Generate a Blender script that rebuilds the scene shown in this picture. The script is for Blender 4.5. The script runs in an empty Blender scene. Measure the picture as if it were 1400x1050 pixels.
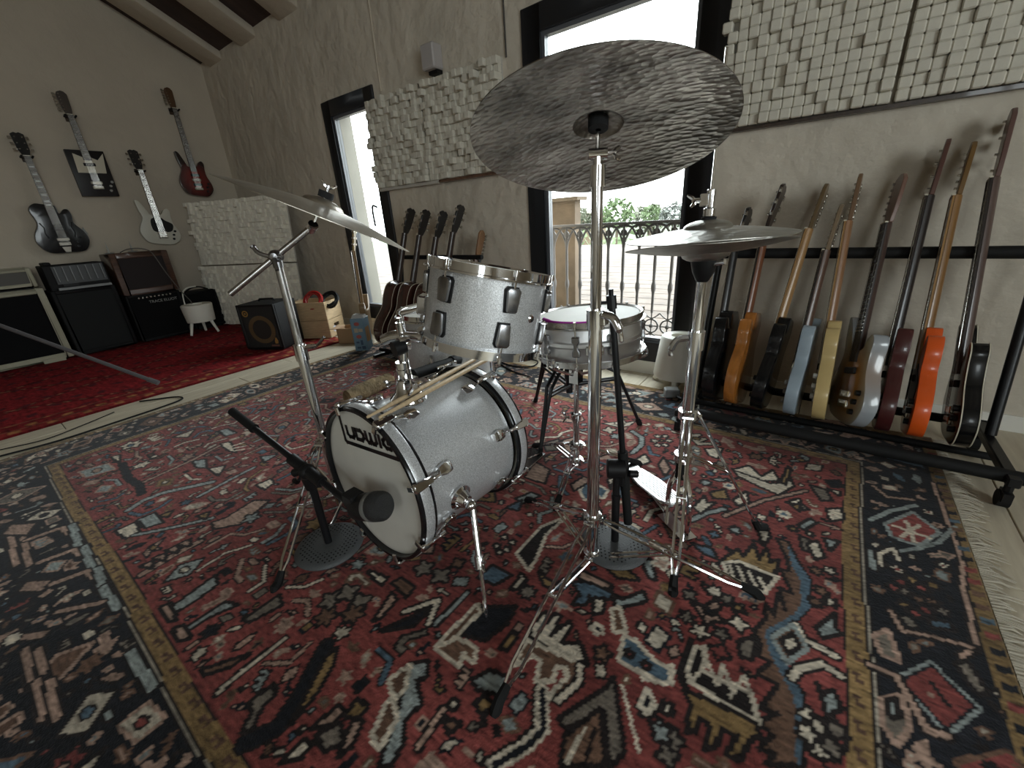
import bpy, bmesh, math, random
import numpy as np
from mathutils import Matrix, Vector
rnd = random.Random(7); PI = math.pi
S = bpy.context.scene; COL = S.collection
V = Vector
# ------------------------------------------------------------------ camera, sky, light, exposure
def camera():
    yaw, pit, rol = math.radians(37.77), math.radians(21.75), math.radians(-3.78)
    f = V((-math.sin(yaw)*math.cos(pit), math.cos(yaw)*math.cos(pit), -math.sin(pit)))
    r0 = V((math.cos(yaw), math.sin(yaw), 0)); u0 = r0.cross(f)
    r = math.cos(rol)*r0 + math.sin(rol)*u0; u = -math.sin(rol)*r0 + math.cos(rol)*u0
    cd = bpy.data.cameras.new('camera'); c = bpy.data.objects.new('camera', cd); COL.objects.link(c)
    m = Matrix((r, u, -f)).transposed().to_4x4(); m.translation = (0, 0, .95)
    c.matrix_world = m; cd.sensor_width = 36; cd.lens = 566/1400*36; cd.clip_start = .02; cd.clip_end = 500
    S.camera = c
camera()
SKY = 7.5; EXPOSURE = .6
w = bpy.data.worlds.new('overcast'); S.world = w; w.use_nodes = True
nt = w.node_tree; nt.nodes.clear()
wo = nt.nodes.new('ShaderNodeOutputWorld'); bg = nt.nodes.new('ShaderNodeBackground'); tc = nt.nodes.new('ShaderNodeTexCoord')
sx = nt.nodes.new('ShaderNodeSeparateXYZ'); cr = nt.nodes.new('ShaderNodeValToRGB')
cr.color_ramp.elements[0].position = .0; cr.color_ramp.elements[0].color = (.93, .97, 1, 1)
cr.color_ramp.elements[1].position = .9; cr.color_ramp.elements[1].color = (.86, .94, 1, 1)
nt.links.new(tc.outputs['Generated'], sx.inputs[0]); nt.links.new(sx.outputs['Z'], cr.inputs[0])
nt.links.new(cr.outputs[0], bg.inputs[0]); bg.inputs[1].default_value = SKY; nt.links.new(bg.outputs[0], wo.inputs[0])
def portal(loc, normal, sx_, sy_):
    l = bpy.data.lights.new('window_portal', 'AREA'); l.shape = 'RECTANGLE'; l.size = sx_; l.size_y = sy_
    l.cycles.is_portal = True
    o = bpy.data.objects.new('window_portal', l); COL.objects.link(o)
    o.location = loc; o.rotation_euler = V(normal).to_track_quat('-Z', 'Y').to_euler()
portal((-3.4, 2.7, 1.05), (0, -1, 0), .62, 1.75); portal((-1.1, 2.7, 1.05), (0, -1, 0), .98, 1.85)
portal((1.3, -3.3, 1.6), (0, 1, 0), .8, 1.2)
portal((3.3, -1.0, 1.7), (-1, 0, 0), 2.2, 1.7)
vs = S.view_settings; vs.view_transform = 'Standard'; vs.look = 'None'; vs.gamma = 1; vs.use_curve_mapping = False; vs.exposure = EXPOSURE
S.display_settings.display_device = 'sRGB'
S.cycles.use_denoising = True; S.cycles.max_bounces = 8; S.cycles.diffuse_bounces = 5; S.cycles.glossy_bounces = 5
S.cycles.transparent_max_bounces = 12; S.cycles.sample_clamp_indirect = 8; S.cycles.caustics_reflective = False
# ------------------------------------------------------------------ materials
MATS = {}
def mat(name, col, rough=.5, metal=0, var=0, vscale=20, bump=0, bscale=60, spec=.5, coat=0, kind='noise', stretch=None, col2=None, bdist=.01):
    if name in MATS: return MATS[name]
    m = bpy.data.materials.new(name); m.use_nodes = True; t = m.node_tree; b = t.nodes['Principled BSDF']
    b.inputs['Base Color'].default_value = (*col, 1); b.inputs['Roughness'].default_value = rough
    b.inputs['Metallic'].default_value = metal; b.inputs['Specular IOR Level'].default_value = spec
    b.inputs['Coat Weight'].default_value = coat; b.inputs['Coat Roughness'].default_value = .05
    co = t.nodes.new('ShaderNodeTexCoord'); mp = t.nodes.new('ShaderNodeMapping')
    t.links.new(co.outputs['Object'], mp.inputs[0])
    if stretch: mp.inputs['Scale'].default_value = stretch
    def tex(sc, k):
        if k == 'voronoi':
            n = t.nodes.new('ShaderNodeTexVoronoi'); n.inputs['Scale'].default_value = sc; t.links.new(mp.outputs[0], n.inputs['Vector']); return n.outputs['Distance'], n
        n = t.nodes.new('ShaderNodeTexNoise'); n.inputs['Scale'].default_value = sc; n.inputs['Detail'].default_value = 5; t.links.new(mp.outputs[0], n.inputs['Vector'])
        return n.outputs['Fac'], n
    if var or col2:
        o, n = tex(vscale, 'noise'); r = t.nodes.new('ShaderNodeValToRGB')
        r.color_ramp.elements[0].position = .35; r.color_ramp.elements[1].position = .65
        c2 = col2 or tuple(min(1, c*(1+var)) for c in col); c1 = col if col2 else tuple(c*(1-var) for c in col)
        r.color_ramp.elements[0].color = (*c1, 1); r.color_ramp.elements[1].color = (*c2, 1)
        t.links.new(o, r.inputs[0]); t.links.new(r.outputs[0], b.inputs['Base Color'])
    if bump:
        o, n = tex(bscale, kind); bp = t.nodes.new('ShaderNodeBump'); bp.inputs['Strength'].default_value = bump; bp.inputs['Distance'].default_value = bdist
        t.links.new(o, bp.inputs['Height']); t.links.new(bp.outputs[0], b.inputs['Normal'])
    MATS[name] = m; return m
def attr_mat(name, rough, bump, bscale, sheen=.13):
    m = mat(name, (1, 1, 1), rough, bump=bump, bscale=bscale, spec=.15); t = m.node_tree
    a = t.nodes.new('ShaderNodeAttribute'); a.attribute_name = 'dye'
    b = t.nodes['Principled BSDF']; b.inputs['Sheen Weight'].default_value = sheen; b.inputs['Sheen Roughness'].default_value = .45
    t.links.new(a.outputs['Color'], b.inputs['Base Color']); return m
def glass_mat():
    m = bpy.data.materials.new('pane_glass'); m.use_nodes = True; t = m.node_tree; t.nodes.clear()
    o = t.nodes.new('ShaderNodeOutputMaterial'); mx = t.nodes.new('ShaderNodeMixShader'); tr = t.nodes.new('ShaderNodeBsdfTransparent'); g = t.nodes.new('ShaderNodeBsdfGlossy')
    g.inputs['Roughness'].default_value = .01; fr = t.nodes.new('ShaderNodeMath'); fr.operation = 'POWER'; lw = t.nodes.new('ShaderNodeLayerWeight'); t.links.new(lw.outputs['Facing'], fr.inputs[0]); fr.inputs[1].default_value = 5; lw.inputs[0].default_value = .35
    tr.inputs[0].default_value = (.96, .98, .97, 1)
    t.links.new(fr.outputs[0], mx.inputs[0]); t.links.new(tr.outputs[0], mx.inputs[1]); t.links.new(g.outputs[0], mx.inputs[2]); t.links.new(mx.outputs[0], o.inputs[0])
    return m
M_chrome = mat('chrome', (.82, .82, .83), .09, 1)
M_dullchrome = mat('worn_chrome', (.55, .54, .53), .25, 1, var=.15, vscale=40)
M_black = mat('black_plastic', (.007, .007, .0075), .45, spec=.3)
M_blackmetal = mat('black_metal', (.008, .008, .009), .38, spec=.35, bump=.05, bscale=300)
M_rubber = mat('black_rubber', (.008, .008, .008), .7, spec=.25)
M_frame = mat('anthracite_frame', (.012, .013, .016), .45)
M_plaster = mat('white_plaster', (.60, .54, .45), .9, var=.08, vscale=2.2, bump=.8, bscale=7, spec=.2, bdist=.04)
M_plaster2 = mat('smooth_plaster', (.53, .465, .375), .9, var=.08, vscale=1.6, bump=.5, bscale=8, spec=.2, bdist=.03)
M_foam2 = mat('bright_foam', (.86, .82, .72), .95, var=.05, vscale=30, bump=.2, bscale=120, spec=.1)
M_foam = mat('white_foam', (.64, .605, .52), .95, var=.05, vscale=30, bump=.2, bscale=120, spec=.1)
M_plank = mat('bleached_oak', (.50, .43, .32), .5, col2=(.62, .55, .42), vscale=6, bump=.1, bscale=18, stretch=(6, .6, 1))
M_wrap = mat('silver_sparkle', (.60, .605, .61), .32, .4, var=.3, vscale=420, bump=.12, bscale=500, kind='voronoi', coat=.5)
M_head = mat('coated_head', (.68, .66, .60), .6, var=.03, vscale=12)
M_alu = mat('brushed_alu', (.78, .78, .78), .4, 1, bump=.05, bscale=60, stretch=(1, 1, 14))
M_ride = mat('dark_bronze', (.31, .28, .25), .34, 1, var=.45, vscale=7, bump=.6, bscale=52, kind='voronoi', bdist=.005, stretch=(1, 1.7, 1))
M_crash = mat('pale_bronze', (.56, .52, .45), .36, 1, var=.12, vscale=14, bump=.25, bscale=40, bdist=.003)
M_hat = mat('grey_bronze', (.40, .385, .35), .42, 1, var=.18, vscale=14, bump=.5, bscale=50, kind='voronoi', bdist=.003)
M_stick = mat('hickory', (.58, .43, .26), .45, var=.08, vscale=8, stretch=(1, 12, 1))
M_glass = glass_mat()
def wood(n, c, v=.25): return mat(n, c, .35, var=v, vscale=9, stretch=(5, .7, 5), coat=.3)
# ------------------------------------------------------------------ object helpers
W = {}
def tag(o, label=None, cat=None, group=None, kind=None):
    if label: o['label'] = label
    if cat: o['category'] = cat
    if group: o['group'] = group
    if kind: o['kind'] = kind
    return o
def thing(name, label, cat, loc=(0, 0, 0), group=None, m=None):
    o = bpy.data.objects.new(name, None); COL.objects.link(o); o.empty_display_size = .05
    mm = m if m is not None else Matrix.Translation(loc)
    o.matrix_world = mm; W[o.name] = mm.copy(); return tag(o, label, cat, group)
def ax(o, z, x=(1, 0, 0)):
    z = V(z).normalized(); x = V(x); y = z.cross(x)
    if y.length < 1e-4: y = z.cross(V((0, 1, 0)))
    y.normalize(); x = y.cross(z)
    m = Matrix((x, y, z)).transposed().to_4x4(); m.translation = o; return m
class MB:
    def __init__(s): s.v = []; s.f = []
    def add(s, vs, fs, M=None):
        k = len(s.v); s.v += [tuple(M @ V(p)) for p in vs] if M is not None else [tuple(p) for p in vs]
        s.f += [tuple(i+k for i in q) for q in fs]; return s
    def box(s, c, d, M=None, rz=0):
        x, y, z = d[0]/2, d[1]/2, d[2]/2; cs, sn = math.cos(rz), math.sin(rz)
        vs = [(c[0]+a*x*cs-b*y*sn, c[1]+a*x*sn+b*y*cs, c[2]+e*z) for a, b, e in ((-1,-1,-1),(1,-1,-1),(1,1,-1),(-1,1,-1),(-1,-1,1),(1,-1,1),(1,1,1),(-1,1,1))]
        return s.add(vs, [(3,2,1,0),(4,5,6,7),(0,1,5,4),(1,2,6,5),(2,3,7,6),(3,0,4,7)], M)
    def bb(s, x0, x1, y0, y1, z0, z1, M=None): return s.box(((x0+x1)/2, (y0+y1)/2, (z0+z1)/2), (x1-x0, y1-y0, z1-z0), M)
    def prism(s, poly, z0, z1, M=None):
        n = len(poly); a = sum(poly[i][0]*poly[(i+1)%n][1]-poly[(i+1)%n][0]*poly[i][1] for i in range(n))
        if a < 0: poly = poly[::-1]
        vs = [(x, y, z0) for x, y in poly]+[(x, y, z1) for x, y in poly]
        return s.add(vs, [tuple(range(n-1, -1, -1)), tuple(range(n, 2*n))]+[(i, (i+1)%n, n+(i+1)%n, n+i) for i in range(n)], M)
    def lathe(s, prof, M=None, n=32, closed=False):
        vs = []; fs = []; k = len(prof)
        for i in range(n):
            a = 2*PI*i/n; c, q = math.cos(a), math.sin(a); vs += [(r*c, r*q, z) for r, z in prof]
        for i in range(n):
            j = (i+1) % n
            for e in range(k if closed else k-1):
                g = (e+1) % k; fs.append((i*k+e, j*k+e, j*k+g, i*k+g))
        if not closed:
            if prof[0][0] > 1e-6: fs.append(tuple(i*k for i in range(n-1, -1, -1)))
            if prof[-1][0] > 1e-6: fs.append(tuple(i*k+k-1 for i in range(n)))
        return s.add(vs, fs, M)
    def cyl(s, a, b, r, r2=None, n=14):
        a, b = V(a), V(b); return s.lathe([(r, 0), (r if r2 is None else r2, (b-a).length)], ax(a, b-a), n)
    def tube(s, pts, r, n=8, closed=False, M=None):
        pts = [V(p) for p in pts]; k = len(pts); rs = r if isinstance(r, (list, tuple)) else [r]*k; vs = []; fs = []; px = None
        for i, p in enumerate(pts):
            if closed: d = pts[(i+1) % k]-pts[i-1]
            else: d = (pts[min(i+1, k-1)]-pts[max(i-1, 0)])
            d.normalize()
            if px is None: px = d.orthogonal().normalized()
            px = (px-d*px.dot(d)); px = px.normalized() if px.length > 1e-6 else d.orthogonal().normalized()
            py = d.cross(px)
            for j in range(n):
                a = 2*PI*j/n; vs.append(p+(px*math.cos(a)+py*math.sin(a))*rs[i])
        for i in range(k if closed else k-1):
            i2 = (i+1) % k
            for j in range(n): fs.append((i*n+j, i*n+(j+1)%n, i2*n+(j+1)%n, i2*n+j))
        if not closed: fs += [tuple(range(n-1, -1, -1)), tuple((k-1)*n+j for j in range(n))]
        return s.add(vs, fs, M)
    def ball(s, c, r, n=12, sz=1): 
        return s.lathe([(max(1e-7, r*math.sin(PI*i/8)), -r*sz*math.cos(PI*i/8)) for i in range(9)], Matrix.Translation(c), n)
    def mesh(s, name, m, off=None, smooth=35, bevel=0, seg=1):
        me = bpy.data.meshes.new(name)
        vs = [tuple(off @ V(p)) for p in s.v] if off is not None else s.v
        me.from_pydata(vs, [], s.f)
        bm = bmesh.new(); bm.from_mesh(me); bmesh.ops.remove_doubles(bm, verts=bm.verts, dist=1e-6)
        bmesh.ops.recalc_face_normals(bm, faces=bm.faces)
        if bevel:
            es = [e for e in bm.edges if len(e.link_faces) == 2 and e.calc_face_angle() > .6]
            bmesh.ops.bevel(bm, geom=es, offset=bevel, segments=seg, affect='EDGES', profile=.6, clamp_overlap=True)
        bm.to_mesh(me); bm.free()
        if smooth:
            me.shade_smooth(); me.set_sharp_from_angle(angle=math.radians(smooth))
        me.materials.append(m); return me
    def build(s, name, m, parent=None, label=None, kind=None, local=False, **k):
        off = None
        if parent is not None and not local: off = W[parent.name].inverted()
        o = bpy.data.objects.new(name, s.mesh(name, m, off, **k)); COL.objects.link(o)
        if parent is not None: o.parent = parent; W[o.name] = W[parent.name]
        else: W[o.name] = Matrix.Identity(4)
        return tag(o, label, kind=kind)
def solo(mb, name, m, label, cat, group=None, loc=None, **k):
    o = mb.build(name, m, **k)
    if loc is not None:
        o.data.transform(Matrix.Translation(-V(loc))); o.location = loc
    return tag(o, label, cat, group)
def spline(cp, n=6):
    out = []; k = len(cp)
    for i in range(k):
        p0, p1, p2, p3 = (V(cp[(i+j-1) % k]) for j in range(4))
        for q in range(n):
            t = q/n; out.append(tuple(.5*((2*p1)+(p2-p0)*t+(2*p0-5*p1+4*p2-p3)*t*t+(3*p1-p0-3*p2+p3)*t**3)))
    return out
def cat(p0, *cp, n=8):
    cp = [V(p0)]+[V(c) for c in cp]; P = [cp[0]*2-cp[1]]+cp+[cp[-1]*2-cp[-2]]; out = []
    for i in range(1, len(P)-2):
        a, b, c, d = P[i-1:i+3]
        for q in range(n):
            t = q/n; out.append(.5*((2*b)+(c-a)*t+(2*a-5*b+4*c-d)*t*t+(3*b-a-3*c+d)*t**3))
    return out+[cp[-1]]
# ------------------------------------------------------------------ the setting
YB, XL, XR, YR = 2.44, -5.85, 3.2, -3.2
def struct(mb, name, m, **k): return mb.build(name, m, kind='structure', **k)
def wall_grid(name, m, origin, u, n, us, zs, holes, depth):
    """thick wall with openings: u = direction along, n = outward, us/zs = cut coordinates"""
    mb = MB(); u = V(u); n = V(n); o = V(origin)
    for i in range(len(us)-1):
        for j in range(len(zs)-1):
            if any(us[i] >= h[0]-1e-6 and us[i+1] <= h[1]+1e-6 and zs[j] >= h[2]-1e-6 and zs[j+1] <= h[3]+1e-6 for h in holes): continue
            P = [o+u*a+V((0, 0, z))+n*d for d in (0, depth) for a, z in ((us[i], zs[j]), (us[i+1], zs[j]), (us[i+1], zs[j+1]), (us[i], zs[j+1]))]
            mb.add(P, [(0,1,2,3),(7,6,5,4),(0,4,5,1),(1,5,6,2),(2,6,7,3),(3,7,4,0)])
    return struct(mb, name, m, smooth=0)
HW, HD = (-3.75, -3.04, .12, 1.96), (-1.65, -.54, .08, 2.03)
wall_grid('wall_back', M_plaster, (0, YB, 0), (1, 0, 0), (0, 1, 0), [XL-.3, HW[0], HW[1], HD[0], HD[1], XR+.3], [0, .08, .12, 1.96, 2.03, 3.2], [HW, HD], .26)
wall_grid('wall_left', M_plaster2, (XL, 0, 0), (0, 1, 0), (-1, 0, 0), [YR-.3, YB+.26], [0, 6.2], [], .3)
HR = (.9, 1.7, 1.0, 2.2)  # unseen opening behind the viewer, added to let in fill light
wall_grid('wall_rear', M_plaster2, (0, YR, 0), (1, 0, 0), (0, -1, 0), [XL-.3, HR[0], HR[1], XR+.3], [0, HR[2], HR[3], 6.2], [HR], .26)
HX = (-2.1, .1, .85, 2.55)
wall_grid('wall_right', M_plaster2, (XR, 0, 0), (0, 1, 0), (1, 0, 0), [YR-.3, HX[0], HX[1], YB+.3], [0, HX[2], HX[3], 6.2], [HX], .26)
def window(name, x0, x1, z0, z1, fw, side=.0):
    y0, y1 = YB-.015, YB+.06
    m = MB()
    m.bb(x0, x0+fw, y0, y1, z0, z1).bb(x1-fw, x1, y0, y1, z0, z1).bb(x0+fw, x1-fw, y0, y1, z1-fw, z1).bb(x0+fw, x1-fw, y0, y1, z0, z0+fw)
    o = struct(m, name, M_frame, bevel=.004)
    s = MB(); a = fw; b = fw+.022
    for p in ((x0+a, x0+b, z0+a, z1-a), (x1-b, x1-a, z0+a, z1-a), (x0+b, x1-b, z1-b, z1-a), (x0+b, x1-b, z0+a, z0+b)): s.bb(p[0], p[1], YB+.002, YB+.045, p[2], p[3])
    s.build('sash', mat('sash_grey', (.10, .105, .115), .35), o)
    MB().bb(x0+b, x1-b, YB+.02, YB+.026, z0+b, z1-b).build('pane', M_glass, o)
    return o
w1 = window('window_1', *HW[:2], *HW[2:], .115)
MB().tube(cat((-3.205, YB-.02, 1.11), (-3.21, YB-.06, 1.12), (-3.215, YB-.065, 1.05), (-3.215, YB-.062, .96)), .009).build('handle', M_black, w1)
d1 = window('door_1', *HD[:2], *HD[2:], .125)
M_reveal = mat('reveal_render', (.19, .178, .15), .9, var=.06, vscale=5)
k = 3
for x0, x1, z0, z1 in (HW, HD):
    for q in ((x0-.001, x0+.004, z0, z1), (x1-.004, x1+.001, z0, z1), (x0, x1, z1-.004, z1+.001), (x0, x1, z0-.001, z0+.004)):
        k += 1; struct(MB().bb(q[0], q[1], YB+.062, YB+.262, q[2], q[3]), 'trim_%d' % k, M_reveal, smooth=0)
def plain_window(name, axis, c, a0, a1, z0, z1):
    m = MB(); fw = .07
    def bb(p, q, r, s_): (m.bb(p, q, c-.04, c+.04, r, s_) if axis == 'y' else m.bb(c-.04, c+.04, p, q, r, s_))
    bb(a0, a0+fw, z0, z1); bb(a1-fw, a1, z0, z1); bb(a0+fw, a1-fw, z0, z0+fw); bb(a0+fw, a1-fw, z1-fw, z1); bb((a0+a1)/2-.03, (a0+a1)/2+.03, z0+fw, z1-fw)
    o = struct(m, name, M_frame); g = MB()
    if axis == 'y': g.bb(a0+fw, a1-fw, c-.003, c+.003, z0+fw, z1-fw)
    else: g.bb(c-.003, c+.003, a0+fw, a1-fw, z0+fw, z1-fw)
    g.build('pane', M_glass, o)
plain_window('rear_fill_window', 'y', YR-.12, *HR); plain_window('window_3', 'x', XR+.12, *HX)  # the rear window is out of view, added as a fill light source
# roof rising from the back wall towards the viewer, with rafters
RS = .5
def roof_z(y): return 2.70+RS*(YB-y)
mb = MB(); mb.add([(XL-.3, YB+.3, roof_z(YB+.3)), (XR+.3, YB+.3, roof_z(YB+.3)), (XR+.3, YR-.3, roof_z(YR-.3)), (XL-.3, YR-.3, roof_z(YR-.3)),
    (XL-.3, YB+.3, roof_z(YB+.3)+.1), (XR+.3, YB+.3, roof_z(YB+.3)+.1), (XR+.3, YR-.3, roof_z(YR-.3)+.1), (XL-.3, YR-.3, roof_z(YR-.3)+.1)], [(0,1,2,3),(7,6,5,4),(0,4,5,1),(1,5,6,2),(2,6,7,3),(3,7,4,0)])
ceil = struct(mb, 'ceiling', mat('dark_boards', (.05, .028, .022), .8, var=.3, vscale=3, stretch=(3, .4, 1)), smooth=0)
bx = -5.50
while bx < XR:
    b = MB(); wd = .33
    y0, y1 = YB+.02, YR-.1
    b.add([(bx-wd/2, y0, roof_z(y0)-.075), (bx+wd/2, y0, roof_z(y0)-.075), (bx+wd/2, y1, roof_z(y1)-.075), (bx-wd/2, y1, roof_z(y1)-.075), (bx-wd/2, y0, roof_z(y0)+.01), (bx+wd/2, y0, roof_z(y0)+.01), (bx+wd/2, y1, roof_z(y1)+.01), (bx-wd/2, y1, roof_z(y1)+.01)], [(0,1,2,3),(7,6,5,4),(0,4,5,1),(1,5,6,2),(2,6,7,3),(3,7,4,0)])
    b.build('rafter', M_plaster2, ceil, bevel=.03, seg=2); bx += .76
# floor of planks along Y
fl = struct(MB().bb(XL-.1, XR+.1, YR-.1, YB+.02, -.06, -.013), 'floor', mat('subfloor', (.05, .04, .03), .9))
pw = .195; pm = {}
x = XL
i = 0
while x < XR:
    y = YR-rnd.random()*1.2
    while y < YB:
        ln = 1.3; a, b_ = max(y, YR), min(y+ln, YB)
        if b_-a > .02 and x+pw > -6 and b_ > -1.4:
            key = round(b_-a, 1)
            key = (key, rnd.randrange(3))
            L = key[0]
            me = pm.get(key)
            if me is None:
                me = pm[key] = MB().box((0, 0, -.0065), (pw-.004, L-.004, .013)).mesh('plank', M_plank, bevel=.0015, smooth=0)
            o = bpy.data.objects.new('plank', me); COL.objects.link(o); o.parent = fl; o.location = (x+pw/2, a+L/2, 0)
        y += ln
    x += pw; i += 1
bm_ = mat('white_skirting', (.76, .74, .68), .6)
struct(MB().bb(XL, HD[0], YB-.012, YB, 0, .07).bb(HD[1], XR, YB-.012, YB, 0, .07), 'baseboard_back', bm_)
struct(MB().bb(HD[0], HD[1], YB-.02, YB+.02, 0, .08), 'trim_1', bm_)
# seams and conduit on the back wall
struct(MB().tube(cat((-2.93, YB-.004, 2.6), (-2.94, YB-.004, 2.3), (-2.95, YB-.004, 1.9)), .006), 'trim_2', M_plaster2)
solo(MB().tube([(-1.765, YB-.009, 2.8), (-1.765, YB-.009, 1.84)], .005), 'wall_cable', mat('dark_wire', (.06, .055, .05), .6), 'thin grey cable running down the back wall beside the tall door', 'cable', loc=(-1.765, YB, 1.84))
sp = thing('wall_speaker', 'small pale box speaker fixed high on the back wall above the diffusers', 'speaker', (-2.34, YB, 1.96))
MB().bb(-2.40, -2.285, YB-.09, YB, 1.89, 2.03).build('body', mat('pale_grey', (.42, .39, .38), .6), sp, bevel=.008)
MB().bb(-2.38, -2.30, YB-.05, YB, 1.87, 1.89).build('bracket', M_black, sp)

# ------------------------------------------------------------------ woven rugs: one vertex per knot, dyed knot by knot
DYE = dict(R=(.225, .055, .048), N=(.012, .0125, .016), B=(.085, .13, .17), L=(.28, .31, .295), C=(.60, .52, .41), O=(.26, .165, .07), W=(.145, .08, .052), D=(.018, .013, .012), P=(.38, .25, .19), S=(.18, .15, .12))
class Rug:
    def __init__(s, x0, x1, y0, y1, st):
        s.x0, s.y0, s.st = x0, y0, st; s.nx, s.ny = int((x1-x0)/st)+1, int((y1-y0)/st)+1
        s.xs = x0+np.arange(s.nx)*st; s.ys = y0+np.arange(s.ny)*st
        s.c = np.zeros((s.ny, s.nx, 3)); s.occ = np.zeros((s.ny, s.nx), bool)
    def win(s, P, pad):
        a = max(0, int((P[:, 0].min()-pad-s.x0)/s.st)); b = min(s.nx, int((P[:, 0].max()+pad-s.x0)/s.st)+2)
        c = max(0, int((P[:, 1].min()-pad-s.y0)/s.st)); d = min(s.ny, int((P[:, 1].max()+pad-s.y0)/s.st)+2)
        return a, b, c, d
    def shape(s, P, col, out=None, ow=.007, width=None, test=False):
        P = np.asarray(P, float); a, b, c, d = s.win(P, (width or 0)+ow*2)
        if b <= a or d <= c: return False
        X, Y = np.meshgrid(s.xs[a:b], s.ys[c:d]); ds = np.full(X.shape, 9.); ins = np.zeros(X.shape, bool); n = len(P)
        for i in range(n if width is None else n-1):
            x1, y1 = P[i]; x2, y2 = P[(i+1) % n]; dx, dy = x2-x1, y2-y1; l = dx*dx+dy*dy+1e-12
            t = np.clip(((X-x1)*dx+(Y-y1)*dy)/l, 0, 1); ds = np.minimum(ds, np.hypot(X-x1-t*dx, Y-y1-t*dy))
            if width is None:
                q = ((y1 > Y) != (y2 > Y)) & (X < (x2-x1)*(Y-y1)/((y2-y1) or 1e-12)+x1); ins ^= q
        if width is not None: ins = ds < width/2; ds = np.abs(ds-width/2)
        full = ins | (ds < ow) if out is not None else ins
        if test and (s.occ[c:d, a:b] & full).any(): return False
        v = s.c[c:d, a:b]
        if out is not None: v[full] = out
        v[ins & ~((ds < ow*.6) if out is not None and width is None else np.zeros_like(ins))] = col
        if width is not None: v[ins] = col
        s.occ[c:d, a:b] |= full; return True
    def build(s, name, m, lift, noise, rs):
        rg = np.random.default_rng(rs); k_ = rg.standard_normal((s.ny, s.nx, 1)); k_ = k_+np.roll(k_, 1, 1)+np.roll(k_, 2, 1)*.7; c = s.c*np.clip(1+noise*k_, .3, 2)*(1+.10*np.sin(np.arange(s.ny)*1.9+rg.random(s.ny))[:, None, None])
        X, Y = np.meshgrid(s.xs, s.ys); z = lift+.0012*rg.random(X.shape)+.0015*np.sin(X*9+Y*5)*np.sin(Y*7)
        e = np.zeros(X.shape, bool); e[0] = e[-1] = True; e[:, 0] = e[:, -1] = True; z[e] = .001
        co = np.stack([X, Y, z], -1).reshape(-1, 3).astype(np.float32); k = np.arange(s.nx*s.ny).reshape(s.ny, s.nx)
        q = np.stack([k[:-1, :-1], k[:-1, 1:], k[1:, 1:], k[1:, :-1]], -1).reshape(-1)
        me = bpy.data.meshes.new(name); me.vertices.add(len(co)); me.vertices.foreach_set('co', co.reshape(-1)); nf = len(q)//4
        me.loops.add(len(q)); me.loops.foreach_set('vertex_index', q.astype(np.int32)); me.polygons.add(nf)
        me.polygons.foreach_set('loop_start', np.arange(0, len(q), 4, dtype=np.int32)); me.polygons.foreach_set('loop_total', np.full(nf, 4, np.int32))
        me.update(); at = me.attributes.new('dye', 'FLOAT_COLOR', 'POINT')
        at.data.foreach_set('color', np.concatenate([np.clip(c, 0, 1).reshape(-1, 3), np.ones((len(co), 1))], 1).astype(np.float32).reshape(-1))
        me.materials.append(m); o = bpy.data.objects.new(name, me); COL.objects.link(o); return o
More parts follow.
